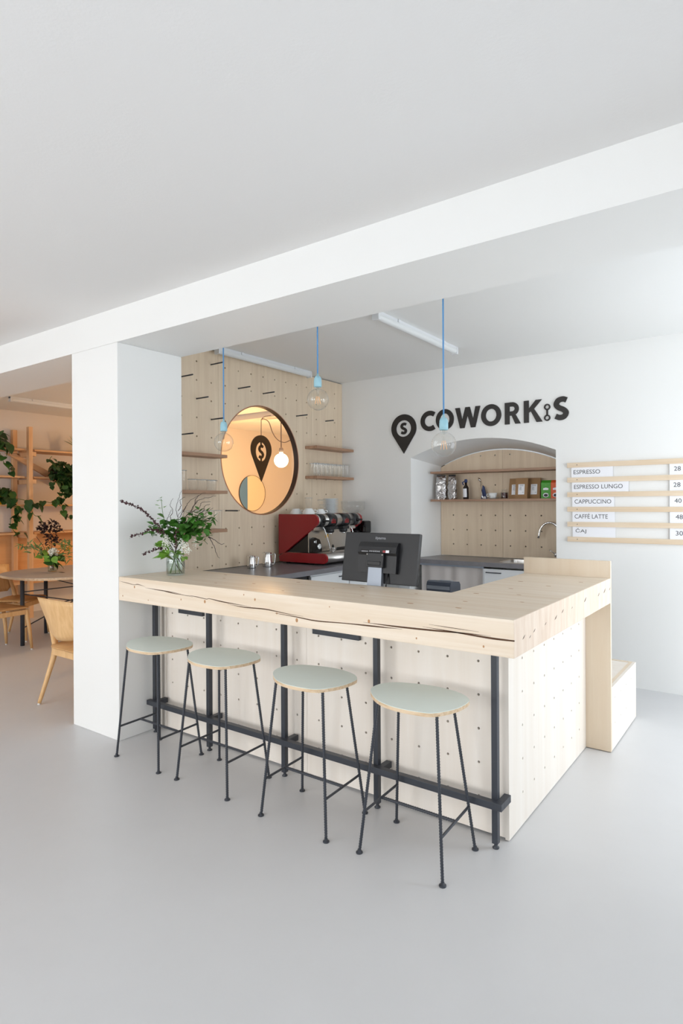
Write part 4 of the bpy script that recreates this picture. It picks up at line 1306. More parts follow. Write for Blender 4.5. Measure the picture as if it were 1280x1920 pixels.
MB().lathe([(0, 0), (0.028, 0), (0.028, 0.010), (0, 0.011)], (1.185, 3.30, ZS + 0.0845), 20).build('lid', GLASS, ja)
def kraft(x, y, lab, ang):
    t = thing('kraft_bag', lab, 'coffee bag', (x, y, ZS), ang, 'kraft paper coffee bags in the niche')
    w, h = 0.115, 0.192
    vs = []
    for z, d, ww in ((0, 0.030, w), (0.03, 0.034, w), (h * 0.7, 0.018, w), (h, 0.004, w)):
        vs += [(-ww / 2, -d, z), (ww / 2, -d, z), (ww / 2, d, z), (-ww / 2, d, z)]
    fs = [(0, 1, 2, 3), (12, 13, 14, 15)]
    for i in range(3):
        for k in range(4):
            a, b = 4 * i + k, 4 * i + (k + 1) % 4
            fs.append((a, b, b + 4, a + 4))
    MB().add(vs, fs).build('pouch', KRAFT, t, True)
    ym = lambda z: -(0.034 + (0.018 - 0.034) * (z - 0.03) / (h * 0.7 - 0.03)) - 0.0012
    l0, l1 = 0.038, 0.134
    lb_ = MB().add([(-0.030, ym(l0), l0), (0.030, ym(l0), l0), (0.030, ym(l1), l1), (-0.030, ym(l1), l1)], [(0, 1, 2, 3)]).build('label', CARD, t, True)
    mb = MB()
    for zz, a, b in ((0.124, -.02, .02), (0.116, -.018, .018), (0.104, -.018, .0), (0.096, -.018, .004), (0.088, -.018, -.002), (0.080, -.018, .006), (0.056, 0.010, .022)):
        mb.add([(a, ym(zz) - 0.0006, zz), (b, ym(zz) - 0.0006, zz), (b, ym(zz + .004) - 0.0006, zz + .004), (a, ym(zz + .004) - 0.0006, zz + .004)], [(0, 1, 2, 3)])
    mb.build('label_print', GREYT, lb_, True)
    return t
kraft(1.285, 3.335, 'kraft coffee bag set back left of the front one', 0.0)
kraft(1.375, 3.265, 'kraft coffee bag standing in front of two others', 0.0)
kraft(1.470, 3.335, 'kraft coffee bag set back beside green tea box', 0.0)
def teabox(x, lab, m, y=3.28):
    t = thing('tea_box', lab, 'tea box', (x, y, ZS), 0, 'tea boxes in the niche')
    w, d, h = 0.088, 0.06, 0.165
    bx = MB().box(-w / 2, w / 2, -d / 2, d / 2, 0, h * 0.86).prism([(-d / 2, h * 0.86), (d / 2, h * 0.86), (0.004, h), (-0.004, h)], -w / 2, w / 2, 'YZ').build('carton', m, t, True)
    yy = -d / 2 - 0.0006
    MB().prism(circ(0, 0.030, 0.026, 16, 0.020), yy, yy + 0.0004, 'XZ').build('teapot_print', CARD, t, True)
    MB().prism(circ(0, 0.028, 0.019, 14, 0.013), yy - 0.0004, yy, 'XZ').box(0.018, 0.030, yy - 0.0004, yy, 0.030, 0.034).build('teapot_detail', INK, t, True)
    MB().prism([(-0.024, 0.076), (0.024, 0.076), (0.024, 0.092), (0.0, 0.098), (-0.024, 0.092)], yy, yy + 0.0004, 'XZ').build('title_print', CARD, t, True)
    mb = MB()
    r = random.Random(int(x * 100))
    for k in range(12):
        a, b = r.uniform(-.038, .038), r.uniform(0.052, 0.135)
        if 0.07 < b < 0.1 and abs(a) < .028:
            continue
        mb.prism(circ(a, b, 0.0028, 6), yy, yy + 0.0004, 'XZ')
    mb.build('dot_print', LEAFL if m is GREENB else YELP, t, True)
teabox(1.600, 'green tea box with printed teapot on niche shelf', GREENB)
teabox(1.689 - 0.0, 'orange tea box with printed teapot at right end of niche shelf', ORANGEB)

# ================================================================== leaves
def leaf_mesh(name, m, l, w, fold=0.25, heart=False):
    pts = [(0.03, 0.10), (0.16, 0.36), (0.36, 0.50), (0.58, 0.44), (0.80, 0.23)] if not heart else [(-0.07, 0.26), (0.05, 0.50), (0.28, 0.57), (0.54, 0.46), (0.80, 0.22)]
    dz = lambda x: -0.14 * l * x * x
    rib = [(0.0, 0)] + [(max(0.02, x), 0) for x, _ in pts[1:]] + [(1.0, 0)]
    vs = [(x * l, 0, dz(x)) for x, _ in rib]
    n = len(rib)
    fs = []
    for sg_ in (1, -1):
        b = len(vs)
        vs += [(x * l, sg_ * y * w, y * w * fold + dz(max(0, x))) for x, y in pts]
        q = [(0, b, 1), (1, b, b + 1)]
        for k in range(1, 4):
            q += [(k, b + k, k + 1), (k + 1, b + k, b + k + 1)]
        q += [(4, b + 4, 5)]
        fs += q
    return MB().add(vs, fs, True).mesh(name, m)
LM = leaf_mesh('leaf', LEAF, 0.040, 0.030)
LML = leaf_mesh('leaf', LEAFL, 0.045, 0.034)
LMD = leaf_mesh('leaf', LEAFD, 0.105, 0.085, 0.2, True)
LMM = leaf_mesh('leaf', mat('mid_green_leaf', (58, 100, 42), 0.4, var=0.25, vscale=30), 0.105, 0.085, 0.2, True)
LMP = leaf_mesh('leaf', PURPLE, 0.013, 0.009)
LMK = leaf_mesh('leaf', DPURP, 0.035, 0.022)
LMS = leaf_mesh('leaf', mat('grey_green_leaf', (120, 150, 92), 0.45, var=0.2, vscale=30), 0.05, 0.012)
PEM = MB().lathe([(0, 0.004), (0.004, 0.003), (0.0055, 0), (0.003, -0.003), (0, -0.004)], (0, 0, 0), 6).mesh('blossom', PETAL)

# ---- bouquet on the bar (local x runs to the camera's right, y away from the camera)
bq = thing('flower_bouquet', 'glass jar bouquet of green branches, purple sprigs and white lilac', 'bouquet', (0.231, 0.249, 1.0202), 0.6113)
MB().lathe([(0, 0.004), (0.052, 0.0), (0.057, 0.005), (0.058, 0.10), (0.050, 0.125), (0.048, 0.150), (0.050, 0.152), (0.0465, 0.152), (0.0465, 0.125), (0.0545, 0.10), (0.0545, 0.010), (0, 0.009)], (0, 0, 0), 28).build('jar', JARG, bq, True)
MB().lathe([(0, 0.0095), (0.054, 0.0095), (0.054, 0.085), (0, 0.085)], (0, 0, 0), 28).build('water', WATER, bq, True)
r = random.Random(11)
mb = MB()
for k in range(11):
    a = r.uniform(0, 6.28)
    x0, y0_ = 0.035 * math.cos(a), 0.035 * math.sin(a)
    mb.tube(spline([(x0, y0_, 0.012), (x0 * .3, y0_ * .3, 0.09), (-x0 * 0.7, -y0_ * 0.7, 0.16), (-x0 * 2, -y0_ * 1.5, 0.21)], 4), 0.0022, 5)
mb.build('stems', STEM, bq, True)
mb = MB()
mb.tube(spline([(0.042, 0, 0.012), (0.01, -.01, 0.06), (-0.01, 0, 0.12), (0.02, 0, 0.2)], 4), 0.003, 6)
mb.tube(spline([(0.048, 0.01, 0.05), (0.02, .01, 0.09), (-0.02, 0, 0.15)], 4), 0.003, 6)
# curly bare twigs
for pts in ([(0.0, 0, .2), (0.035, 0, .26), (0.055, .02, .33), (0.045, .02, .38), (0.06, .02, .43)],
            [(0.0, 0, .2), (-0.01, 0, .28), (0.01, .02, .35), (0.0, .02, .42), (0.022, .02, .50), (0.03, .02, .53)],
            [(0.05, .02, .36), (0.09, .02, .40), (0.12, .03, .45), (0.15, .03, .475), (0.21, .03, .49), (0.25, .03, .50)],
            [(0.03, .01, .30), (0.08, .02, .345), (0.13, .03, .375), (0.17, .03, .38), (0.20, .03, .40), (0.23, .03, .42)],
            [(0.06, .02, .33), (0.10, .02, .36), (0.10, .02, .42), (0.13, .03, .47)],
            [(0.02, .02, .36), (0.055, .02, .42), (0.09, .02, .47), (0.14, .02, .50)],
            [(0.0, .02, .24), (0.02, .02, .30), (0.01, .02, .36), (0.04, .02, .41)],
            [(0.2, .03, .24), (0.23, .03, .19), (0.25, .03, .13), (0.27, .03, .10)],
            [(0.2, .03, .24), (0.25, .03, .21), (0.28, .03, .19), (0.30, .03, .195)],
            [(0.17, .03, .38), (0.165, .03, .35), (0.22, .03, .335)],
            [(0.10, .02, .345), (0.15, .02, .325), (0.2, .02, .32)],
            [(0.01, .02, .40), (0.03, .02, .44), (0.025, .02, .47), (0.055, .02, .49)],
            [(0.07, .02, .38), (0.11, .02, .40), (0.15, .02, .43), (0.16, .02, .455), (0.22, .02, .46)],
            [(0.12, .02, .45), (0.125, .02, .48), (0.15, .02, .505), (0.19, .02, .52)],
            [(-0.02, .01, .3), (-0.035, .01, .36), (-0.02, .01, .40), (-0.035, .01, .45), (-0.015, .01, .485)],
            [(0.14, .02, .385), (0.17, .02, .40), (0.18, .02, .43), (0.215, .02, .445)],
            [(-0.03, .0, .26), (-0.06, 0.02, .33), (-0.045, .02, .38), (-0.03, .02, .41)]):
    p = spline(pts, 6)
    p = [q + Vector((r.uniform(-.003, .003), r.uniform(-.003, .003), r.uniform(-.003, .003))) for q in p]
    mb.tube(p, [0.0021 * (1 - 0.75 * i / len(p)) + 0.0004 for i in range(len(p))], 5)
mb.build('bare_twigs', TWIG, bq, True)
# purple sprigs
def sprig(pts, n, grow=1.0):
    p = spline(pts, 14)
    MB().tube(p, 0.0013, 5).build('sprig_stem', TWIG, bq, True)
    for k in range(n):
        q = p[int((0.25 + 0.75 * k / n) * (len(p) - 1))]
        piece(LMP, 'purple_leaf', bq, q + Vector((r.uniform(-.003, .003), r.uniform(-.004, .004), r.uniform(-.004, .004))), (r.uniform(0, 6.3), r.uniform(-1.2, 1.2), r.uniform(0, 6.3)), r.uniform(0.8, 1.25) * grow)
sprig([(0, -.03, .18), (-0.04, -.10, .28), (-0.10, -.17, .37), (-0.16, -.21, .43), (-0.255, -.24, .468)], 115, 1.05)
sprig([(0, -.03, .18), (-0.05, -.10, .27), (-0.10, -.14, .295), (-0.15, -.17, .27), (-0.21, -.19, .252)], 90, 1.05)
sprig([(0, -.03, .16), (-0.05, -.08, .175), (-0.09, -.12, .168), (-0.158, -.15, .145)], 60, 1.05)
sprig([(0.01, -.04, .14), (0.03, -.09, .20), (0.035, -.11, .25), (0.05, -.11, .30)], 30, 1.3)
# leafy mass
def leafblob(cx, cy, cz, rx, ry, rz, n, me, s0, s1):
    for k in range(n):
        while True:
            a, b, c = r.uniform(-1, 1), r.uniform(-1, 1), r.uniform(-1, 1)
            if a * a + b * b + c * c < 1:
                break
        piece(me, 'leaf', bq, (cx + a * rx, cy + b * ry, cz + c * rz), (r.uniform(-.8, .8), r.uniform(-0.7, 0.9), r.uniform(0, 6.3)), r.uniform(s0, s1))
leafblob(0.03, -0.01, 0.275, 0.09, 0.08, 0.085, 96, LM, 0.95, 1.5)
leafblob(0.12, 0.0, 0.325, 0.085, 0.07, 0.07, 66, LM, 0.95, 1.5)
leafblob(-0.04, -0.03, 0.30, 0.06, 0.06, 0.07, 30, LM, 0.9, 1.4)
leafblob(0.15, 0.0, 0.255, 0.05, 0.05, 0.07, 26, LM, 1.0, 1.4)
leafblob(-0.11, -0.07, 0.285, 0.05, 0.05, 0.04, 16, LM, 0.8, 1.2)
leafblob(-0.065, -0.06, 0.20, 0.035, 0.03, 0.03, 8, LML, 1.1, 1.5)
leafblob(-0.03, -0.06, 0.145, 0.035, 0.02, 0.05, 10, LML, 1.3, 1.9)
leafblob(0.04, -0.04, 0.13, 0.05, 0.03, 0.03, 10, LML, 0.9, 1.3)
leafblob(0.205, 0.02, 0.335, 0.025, 0.03, 0.05, 8, LM, 1.0, 1.3)
for bp_ in ([(-0.02, -.03, .25), (-0.06, -.04, .36), (-0.075, -.04, .48)], [(0.1, 0, .27), (0.16, .0, .34), (0.215, .0, .38)], [(0.1, 0, .2), (0.19, .0, .24), (0.235, .0, .25)]):
    MB().tube(spline(bp_, 5), 0.0016, 5).build('branch_stem', STEM, bq, True)
for (x, z) in ((-.075, .485), (-.09, .47), (-.065, .465), (-.085, .435), (-.055, .425), (-.07, .42), (-.10, .355), (-.09, .34)):
    piece(LML, 'leaf', bq, (x, -.04, z), (r.uniform(-.5, .5), r.uniform(-.5, .5), r.uniform(0, 6.3)), 0.75)
for (x, z) in ((.225, .375), (.20, .40), (.245, .365), (.225, .335), (.145, .41), (.225, .305), (.15, .395)):
    piece(LM, 'leaf', bq, (x, 0.0, z), (r.uniform(-.6, .6), -0.8, r.uniform(0, 6.3)), 1.0)
# lilac heads
for (cx, cy, cz, dx, dz, n, s_) in ((-0.035, -.085, .205, 0.022, 0.05, 90, 1.0), (-0.012, -.09, .215, 0.022, 0.025, 35, 1.0), (-0.04, -.08, .245, 0.016, 0.02, 25, 1.0), (0.055, -.07, .195, 0.03, 0.03, 46, 0.95), (0.085, -.08, .175, 0.03, 0.035, 70, 1.0), (0.105, -.08, .155, 0.018, 0.02, 25, .9), (-0.075, -.07, .165, 0.016, 0.012, 14, 0.9), (0.14, -.05, .20, 0.02, 0.03, 22, 0.75)):
    for k in range(n):
        a, b = r.uniform(0, 6.28), r.random() ** 0.5
        piece(PEM, 'blossom', bq, (cx + dx * b * math.cos(a), cy + r.uniform(-.015, .015), cz + dz * b * math.sin(a)), (r.uniform(0, 3), r.uniform(0, 3), 0), r.uniform(0.5, 0.85) * s_)

# ================================================================== next room: things seen through the round opening
ln = thing('globe_lamp', 'lit globe bulb on grey cord beyond the round opening', 'lamp', (-2.5, 4.18, 2.6))
MB().tube([(-2.5, 4.18, ZC2 - 0.001), (-2.5, 4.18, 2.26)], 0.007, 8).build('cord', GREYC, ln)
MB().lathe([(0, 0.075), (0.012, 0.075), (0.030, 0.055), (0.034, 0.0), (0, 0)], (-2.5, 4.18, 2.200), 18).build('socket', SOCKG, ln)
MB().lathe([(p, q) for p, q in bulb_profile(0.100, 0.024, 0.115)], (-2.5, 4.18, 2.087), 28).build('bulb', GLOW, ln)
pl_ = bpy.data.lights.new('lamp_glow', 'POINT')
pl_.energy = 120
pl_.color = (1.0, 0.57, 0.24)
pl_.shadow_soft_size = 0.10
po = bpy.data.objects.new('lamp_glow', pl_)
COL.objects.link(po)
po.location = (-2.5, 4.18, 1.93)
wl = tag(MB().tube(spline([(-2.47, 3.76, 2.62), (-2.47, 3.80, 2.635), (-2.47, 3.90, 2.60), (-2.47, 3.97, 2.47), (-2.47, 4.06, 2.38), (-2.47, 4.18, 2.345), (-2.47, 4.30, 2.37), (-2.47, 4.55, 2.5), (-2.47, 4.8, ZC2 - 0.004)], 7), 0.006, 6).build('swagged_cord', GREYC), 'grey cord sagging between beam hook and ceiling behind lamp', 'cord')
hp = thing('hanging_pin_sign', 'black map-pin sign with dollar mark hanging beyond round opening', 'sign', (-2.392, 3.672, 1.770))
MB().plate([(y, z) for y, z in pin_outline(3.672, 2.202, 0.193, 0.19, 1.770)], [circ(3.670, 2.170, 0.105, 32, 0.129)], -2.40, -2.385, 'YZ').build('plate', SIGNK, hp)
mb = MB()
sc = s_curve(3.617, 3.723, 2.077, 2.263, 0.034)
mb.ribbon([(2 * 3.783 - a if False else a, b) for a, b in [(q[0], q[1]) for q in sc]], 0.034, -2.40, -2.385, 'YZ')
mb.box(-2.40, -2.385, 3.662, 3.678, 2.248, 2.302).box(-2.40, -2.385, 3.662, 3.678, 2.038, 2.09)
mb.build('dollar_mark', SIGNK, hp)
MB().tube([(-2.392, 3.672, 2.39), (-2.392, 3.674, 2.60), (-2.392, 3.70, 2.63), (-2.392, 3.76, 2.66), (-2.392, 3.862, 2.68)], 0.0045, 6).build('hanging_wire', GREYC, hp)
rd = thing('round_wall_mirror', 'round wall mirror with painted teal and peach reflection beyond opening', 'wall disc', (-4.19, 5.27, 1.655))  # a wall mirror; its reflection is painted as two flat colours
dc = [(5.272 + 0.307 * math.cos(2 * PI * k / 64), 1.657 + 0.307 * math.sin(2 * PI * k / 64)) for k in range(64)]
MB().prism([(a, b) for a, b in dc if a <= 5.168] if False else [p for p in sorted([q for q in dc if q[0] <= 5.168], key=lambda q: math.atan2(q[1] - 1.657, -(q[0] - 5.272)))], -4.199, -4.185, 'YZ').build('teal_reflection', TEAL, rd)
MB().prism([p for p in sorted([q for q in dc if q[0] > 5.150], key=lambda q: math.atan2(q[1] - 1.657, q[0] - 5.272))], -4.199, -4.187, 'YZ').build('peach_reflection', PEACH, rd)
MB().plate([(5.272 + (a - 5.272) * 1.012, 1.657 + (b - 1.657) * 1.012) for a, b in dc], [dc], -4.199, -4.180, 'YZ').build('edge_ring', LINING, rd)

# ---- plant rack
rk = thing('plant_rack', 'tall spruce shelf rack with posts, boards and brace, for plants', 'shelf rack', (-4.8, 1.9, 0))
MB().box(-4.72, -4.66, 1.735, 1.785, 0.0, 2.490).build('post', RACK, rk)
MB().box(-5.10, -5.04, 1.715, 1.770, 0.0, 2.475).build('post', RACK, rk)
for z in (2.165, 1.805, 1.09):
    MB().box(-5.10, -4.66, 1.7855, 1.83, z - 0.055, z - 0.0005).build('rung', RACK, rk)
for (z, ya, yb, xa, xb) in ((2.180, 0.9, 3.4, -5.125, -4.70), (1.825, 0.9, 3.4, -5.125, -4.73), (1.455, 0.9, 3.4, -5.125, -4.73), (1.09, 0.9, 3.4, -5.125, -4.73)):
    MB().box(xa, xb, ya, 1.7145, z - 0.0, z + 0.022).box(xa, xb, 1.8305, yb, z, z + 0.022).build('shelf_board', RACKY, rk)
MB().prism([(1.60, 2.155), (1.72, 2.155), (2.33, 1.855), (2.33, 1.755)], -5.035, -4.99, 'YZ').build('diagonal_brace', RACKY, rk)
MB().box(-5.128, -5.112, 0.9, 3.4, 0.5, 1.085).build('back_panel', ORANGEP, rk)
MB().box(-5.128, -4.73, 0.9, 3.4, 0.44, 0.475).build('bench_board', RACKY, rk)

# ---- plants
def vine(root, pts, n, meshes, s0, s1, seed, stem=0.004):
    rr = random.Random(seed)
    p = spline(pts, 8)
    off = root.location
    p = [q - off for q in p]
    MB().tube(p, stem, 5).build('vine_stem', STEM, root, True)
    for k in range(n):
        q = p[min(len(p) - 1, int((k + 0.6) / n * (len(p) - 1)))]
        piece(rr.choice(meshes), 'leaf', root, q + Vector((rr.uniform(0, .06), rr.uniform(-.03, .03), rr.uniform(-.03, .03))), (rr.uniform(-.5, .5), rr.uniform(0.3, 1.2), rr.uniform(-1.9, 1.2)), rr.uniform(s0, s1))
def mass(root, c, rad, n, meshes, s0, s1, seed):
    rr = random.Random(seed)
    for k in range(n):
        while True:
            v = Vector((rr.uniform(-1, 1), rr.uniform(-1, 1), rr.uniform(-1, 1)))
            if v.length < 1:
                break
        piece(rr.choice(meshes), 'leaf', root, (c[0] + v.x * rad[0], c[1] + v.y * rad[1], c[2] + v.z * rad[2]), (rr.uniform(-.6, .6), rr.uniform(0.2, 1.2), rr.uniform(-2.2, 1.4)), rr.uniform(s0, s1))
yp = thing('potted_pothos', 'trailing pothos in a yellow pot on the plant rack', 'potted plant', (-4.86, 1.45, 1.4775))
MB().lathe([(0, 0), (0.055, 0), (0.075, 0.125), (0.080, 0.13), (0.070, 0.13), (0.065, 0.10), (0, 0.10)], (0, 0, 0), 24).build('pot', YELLOW, yp, True)
MB().lathe([(0, 0.104), (0.066, 0.104), (0.066, 0.101), (0, 0.101)], (0, 0, 0), 16).build('soil', EARTH, yp, True)
mass(yp, (0.05, 0.0, 0.16), (0.12, 0.17, 0.06), 44, [LMD, LMD, LMM], 0.9, 1.35, 21)
vine(yp, [(-4.86, 1.45, 1.59), (-4.62, 1.50, 1.56), (-4.55, 1.63, 1.53), (-4.55, 1.69, 1.47), (-4.55, 1.78, 1.47), (-4.55, 1.85, 1.51)], 9, [LMD, LMM], 0.9, 1.3, 1)
vine(yp, [(-4.55, 1.69, 1.46), (-4.55, 1.72, 1.38), (-4.55, 1.76, 1.33), (-4.55, 1.83, 1.33)], 2, [LMM], 1.0, 1.2, 2)
vine(yp, [(-4.70, 1.47, 1.56), (-4.6, 1.51, 1.46), (-4.55, 1.52, 1.35), (-4.55, 1.46, 1.30), (-4.55, 1.46, 1.21), (-4.55, 1.51, 1.13), (-4.55, 1.57, 1.13)], 12, [LMD, LMM], 0.75, 1.15, 3)
vine(yp, [(-4.7, 1.5, 1.56), (-4.58, 1.52, 1.48), (-4.55, 1.57, 1.42), (-4.55, 1.54, 1.33), (-4.55, 1.57, 1.26)], 8, [LMD, LMM], 0.8, 1.15, 4)
hp2 = thing('trailing_plant', 'dense dark trailing plant beside the white pillar edge', 'potted plant', (-4.86, 2.2, 1.8475))
MB().lathe([(0, 0), (0.07, 0), (0.09, 0.12), (0.085, 0.12), (0.08, 0.10), (0, 0.10)], (0, 0, 0), 20).build('pot', TERRA, hp2, True)
mass(hp2, (0.20, 0.0, 0.06), (0.16, 0.20, 0.16), 150, [LMD], 0.6, 0.95, 31)
mass(hp2, (0.30, 0.04, -0.10), (0.10, 0.15, 0.14), 70, [LMD], 0.6, 0.95, 32)
vine(hp2, [(-4.75, 2.12, 1.97), (-4.55, 2.02, 1.98), (-4.5, 1.92, 2.05), (-4.5, 1.95, 2.11)], 7, [LMD], 0.6, 0.9, 5)
vine(hp2, [(-4.6, 2.12, 1.85), (-4.5, 2.10, 1.75), (-4.5, 2.06, 1.66), (-4.5, 2.03, 1.54), (-4.5, 1.95, 1.50), (-4.5, 1.88, 1.51)], 12, [LMD, LMM], 0.7, 1.0, 6)
vine(hp2, [(-4.6, 2.18, 1.8), (-4.5, 2.15, 1.70), (-4.5, 2.10, 1.54), (-4.5, 2.08, 1.47), (-4.5, 2.10, 1.40), (-4.5, 2.15, 1.32), (-4.5, 2.2, 1.33)], 12, [LMD, LMM], 0.7, 1.0, 7)
vine(hp2, [(-4.6, 2.1, 1.85), (-4.5, 2.02, 1.78), (-4.5, 1.96, 1.76), (-4.5, 1.91, 1.72)], 5, [LMD], 0.6, 0.9, 8)
up = thing('shelf_pothos', 'pothos spilling from the highest rack board, cut by picture edge', 'potted plant', (-4.86, 1.22, 2.2025))
MB().lathe([(0, 0), (0.06, 0), (0.08, 0.12), (0.075, 0.12), (0.07, 0.10), (0, 0.10)], (0, 0, 0), 20).build('pot', TERRA, up, True)
mass(up, (0.20, 0.08, 0.10), (0.16, 0.17, 0.12), 46, [LMD, LMM], 0.9, 1.4, 41)
vine(up, [(-4.7, 1.25, 2.32), (-4.55, 1.34, 2.26), (-4.5, 1.42, 2.22), (-4.5, 1.44, 2.16)], 6, [LMD, LMM], 0.9, 1.25, 9)
vine(up, [(-4.66, 1.30, 2.26), (-4.55, 1.33, 2.12), (-4.5, 1.36, 1.99), (-4.5, 1.40, 1.95), (-4.5, 1.43, 1.87)], 8, [LMD, LMM], 0.8, 1.15, 10)
sk2 = thing('grassy_plant', 'small spiky plant on the top rack board by pillar', 'potted plant', (-4.86, 2.52, 2.2025))
MB().lathe([(0, 0), (0.05, 0), (0.065, 0.08), (0.06, 0.08), (0.055, 0.07), (0, 0.07)], (0, 0, 0), 16).build('pot', TERRA, sk2, True)
for k in range(26):
    a = r.uniform(0, 6.28)
    piece(LMS, 'leaf', sk2, (0.02 * math.cos(a), 0.02 * math.sin(a), 0.075), (0, -r.uniform(0.5, 1.3), a), (4.2, 1.0, 2.0))

# ---- oval table
tb = thing('oval_table', 'grey oval table with plywood edge and black wire-braced legs', 'table', (-3.35, 1.75, 0))
ov = []
for k in range(64):
    a = 2 * PI * k / 64
    c, s_ = math.cos(a), math.sin(a)
    e_ = 2 / 2.7
    ov.append((-3.36 + 0.665 * math.copysign(abs(c) ** e_, c), 1.80 + 0.915 * math.copysign(abs(s_) ** e_, s_)))
MB().prism(ov, 0.683, 0.7075, 'XY').build('table_core', PLYEDGE, tb, False, 'plywood table edge')
MB().prism([(-3.36 + (x + 3.36) * 0.999, 1.80 + (y - 1.80) * 0.999) for x, y in ov], 0.7076, 0.710, 'XY').build('table_surface', TABLET, tb)
TL = [(-3.166, 1.02), (-3.567, 1.383), (-3.166, 2.55), (-3.567, 2.2)]
TL = [(-3.15, 0.925), (-3.567, 1.383), (-3.05, 2.55), (-3.60, 2.50)]
for (x, y) in TL:
    MB().tube([(x, y, 0), (x, y, 0.6825)], 0.021, 14).build('leg', BLACKM, tb)
def rod(a, b, rad=0.006):
    return MB().tube([a, b], rad, 6)
A_, B_ = TL[0], TL[1]
D_, E__ = TL[2], TL[3]
rod((A_[0], A_[1], 0.56), (D_[0], D_[1], 0.56)).build('brace_rod', BLACKM, tb)
rod((A_[0], A_[1], 0.18), (E__[0], E__[1], 0.62)).build('brace_rod', BLACKM, tb)
rod((A_[0], A_[1], 0.54), (D_[0], D_[1], 0.12)).build('brace_rod', BLACKM, tb)
rod((B_[0], B_[1], 0.64), (D_[0], D_[1], 0.2)).build('brace_rod', BLACKM, tb)
rod((B_[0], B_[1], 0.30), (D_[0], D_[1], 0.58)).build('brace_rod', BLACKM, tb)
MB().box(-3.6, -3.5, 1.36, 2.5, 0.655, 0.6825).build('under_beam', BLACKM, tb)
MB().prism(rrect(-3.315, -3.225, 1.395, 1.425, 0.005), 0.7102, 0.7112, 'XY').build('cable_slot', BLACKP, tb)

# ---- table bouquet
tq = thing('table_bouquet', 'bottle bouquet with dark foliage and white bloom on oval table', 'bouquet', (-3.441, 1.393, 0.7102), 0.6113)
MB().lathe([(0, 0.003), (0.044, 0), (0.048, 0.005), (0.048, 0.07), (0.036, 0.095), (0.034, 0.13), (0.032, 0.13), (0.034, 0.095), (0.045, 0.07), (0.045, 0.008), (0, 0.007)], (0, 0, 0), 24).build('jar', JARG, tq, True)
MB().lathe([(0, 0.0075), (0.0445, 0.0075), (0.0445, 0.065), (0, 0.065)], (0, 0, 0), 24).build('water', WATER, tq, True)
mb = MB()
for pts in ([(0, 0, .02), (0.0, 0, .2), (-0.01, 0, .40)], [(0.02, 0, .02), (-0.02, 0, .15), (-0.16, 0, .27), (-0.33, -.03, .285)], [(0.01, 0, .02), (0.02, 0, .14), (0.11, 0, .25)], [(-0.02, 0, .02), (0.03, 0, .14), (0.15, 0, .24)], [(0, .02, .02), (-0.08, 0, .25), (-0.13, 0, .33), (-0.18, 0, .40)], [(0, 0, .1), (0.08, 0, .18), (0.2, 0, .17)]):
    mb.tube(spline(pts, 5), 0.0026, 5)
mb.build('stems', TWIG, tq, True)
def tmass(cx, cz, rx, rz, n, me, s0, s1, nm='leaf', dy=0.04, y=0.0):
    for k in range(n):
        a, b = r.uniform(0, 6.28), r.random() ** 0.5
        piece(me, nm, tq, (cx + rx * b * math.cos(a), y + r.uniform(-dy, dy), cz + rz * b * math.sin(a)), (r.uniform(-.8, .8), r.uniform(-1, 1), r.uniform(0, 6.3)), r.uniform(s0, s1))
tmass(-0.03, 0.50, 0.13, 0.085, 150, LMK, 0.9, 1.5, 'dark_leaf')
tmass(0.0, 0.36, 0.07, 0.06, 60, LMK, 0.8, 1.4, 'dark_leaf')
tmass(-0.06, 0.28, 0.08, 0.04, 18, LMK, 0.6, 1.0, 'dark_leaf')
tmass(-0.27, 0.295, 0.10, 0.035, 26, LMS, 1.2, 1.9)
tmass(-0.14, 0.245, 0.10, 0.05, 34, LMS, 1.2, 1.9)
tmass(0.12, 0.30, 0.07, 0.06, 34, LMS, 1.2, 1.9)
tmass(0.15, 0.19, 0.10, 0.06, 24, LMS, 1.2, 1.9)
tmass(0.02, 0.16, 0.10, 0.05, 10, LMM, 0.75, 1.0, 'leaf', 0.03, -0.04)
tmass(0.0, 0.15, 0.09, 0.05, 7, LML, 1.7, 2.3, 'leaf', 0.02, -0.07)
tmass(0.06, 0.085, 0.05, 0.04, 6, LMM, 0.7, 0.95, 'leaf', 0.02, -0.05)
tmass(0.045, 0.225, 0.05, 0.05, 70, PEM, 1.6, 2.4, 'blossom', 0.02, -0.06)
YM = MB().lathe([(0, 0.005), (0.006, 0.003), (0.008, 0), (0.004, -0.004), (0, -0.005)], (0, 0, 0), 6).mesh('yellow_blossom', YELP)
tmass(0.17, 0.28, 0.07, 0.035, 30, YM, 0.8, 1.4, 'yellow_blossom')

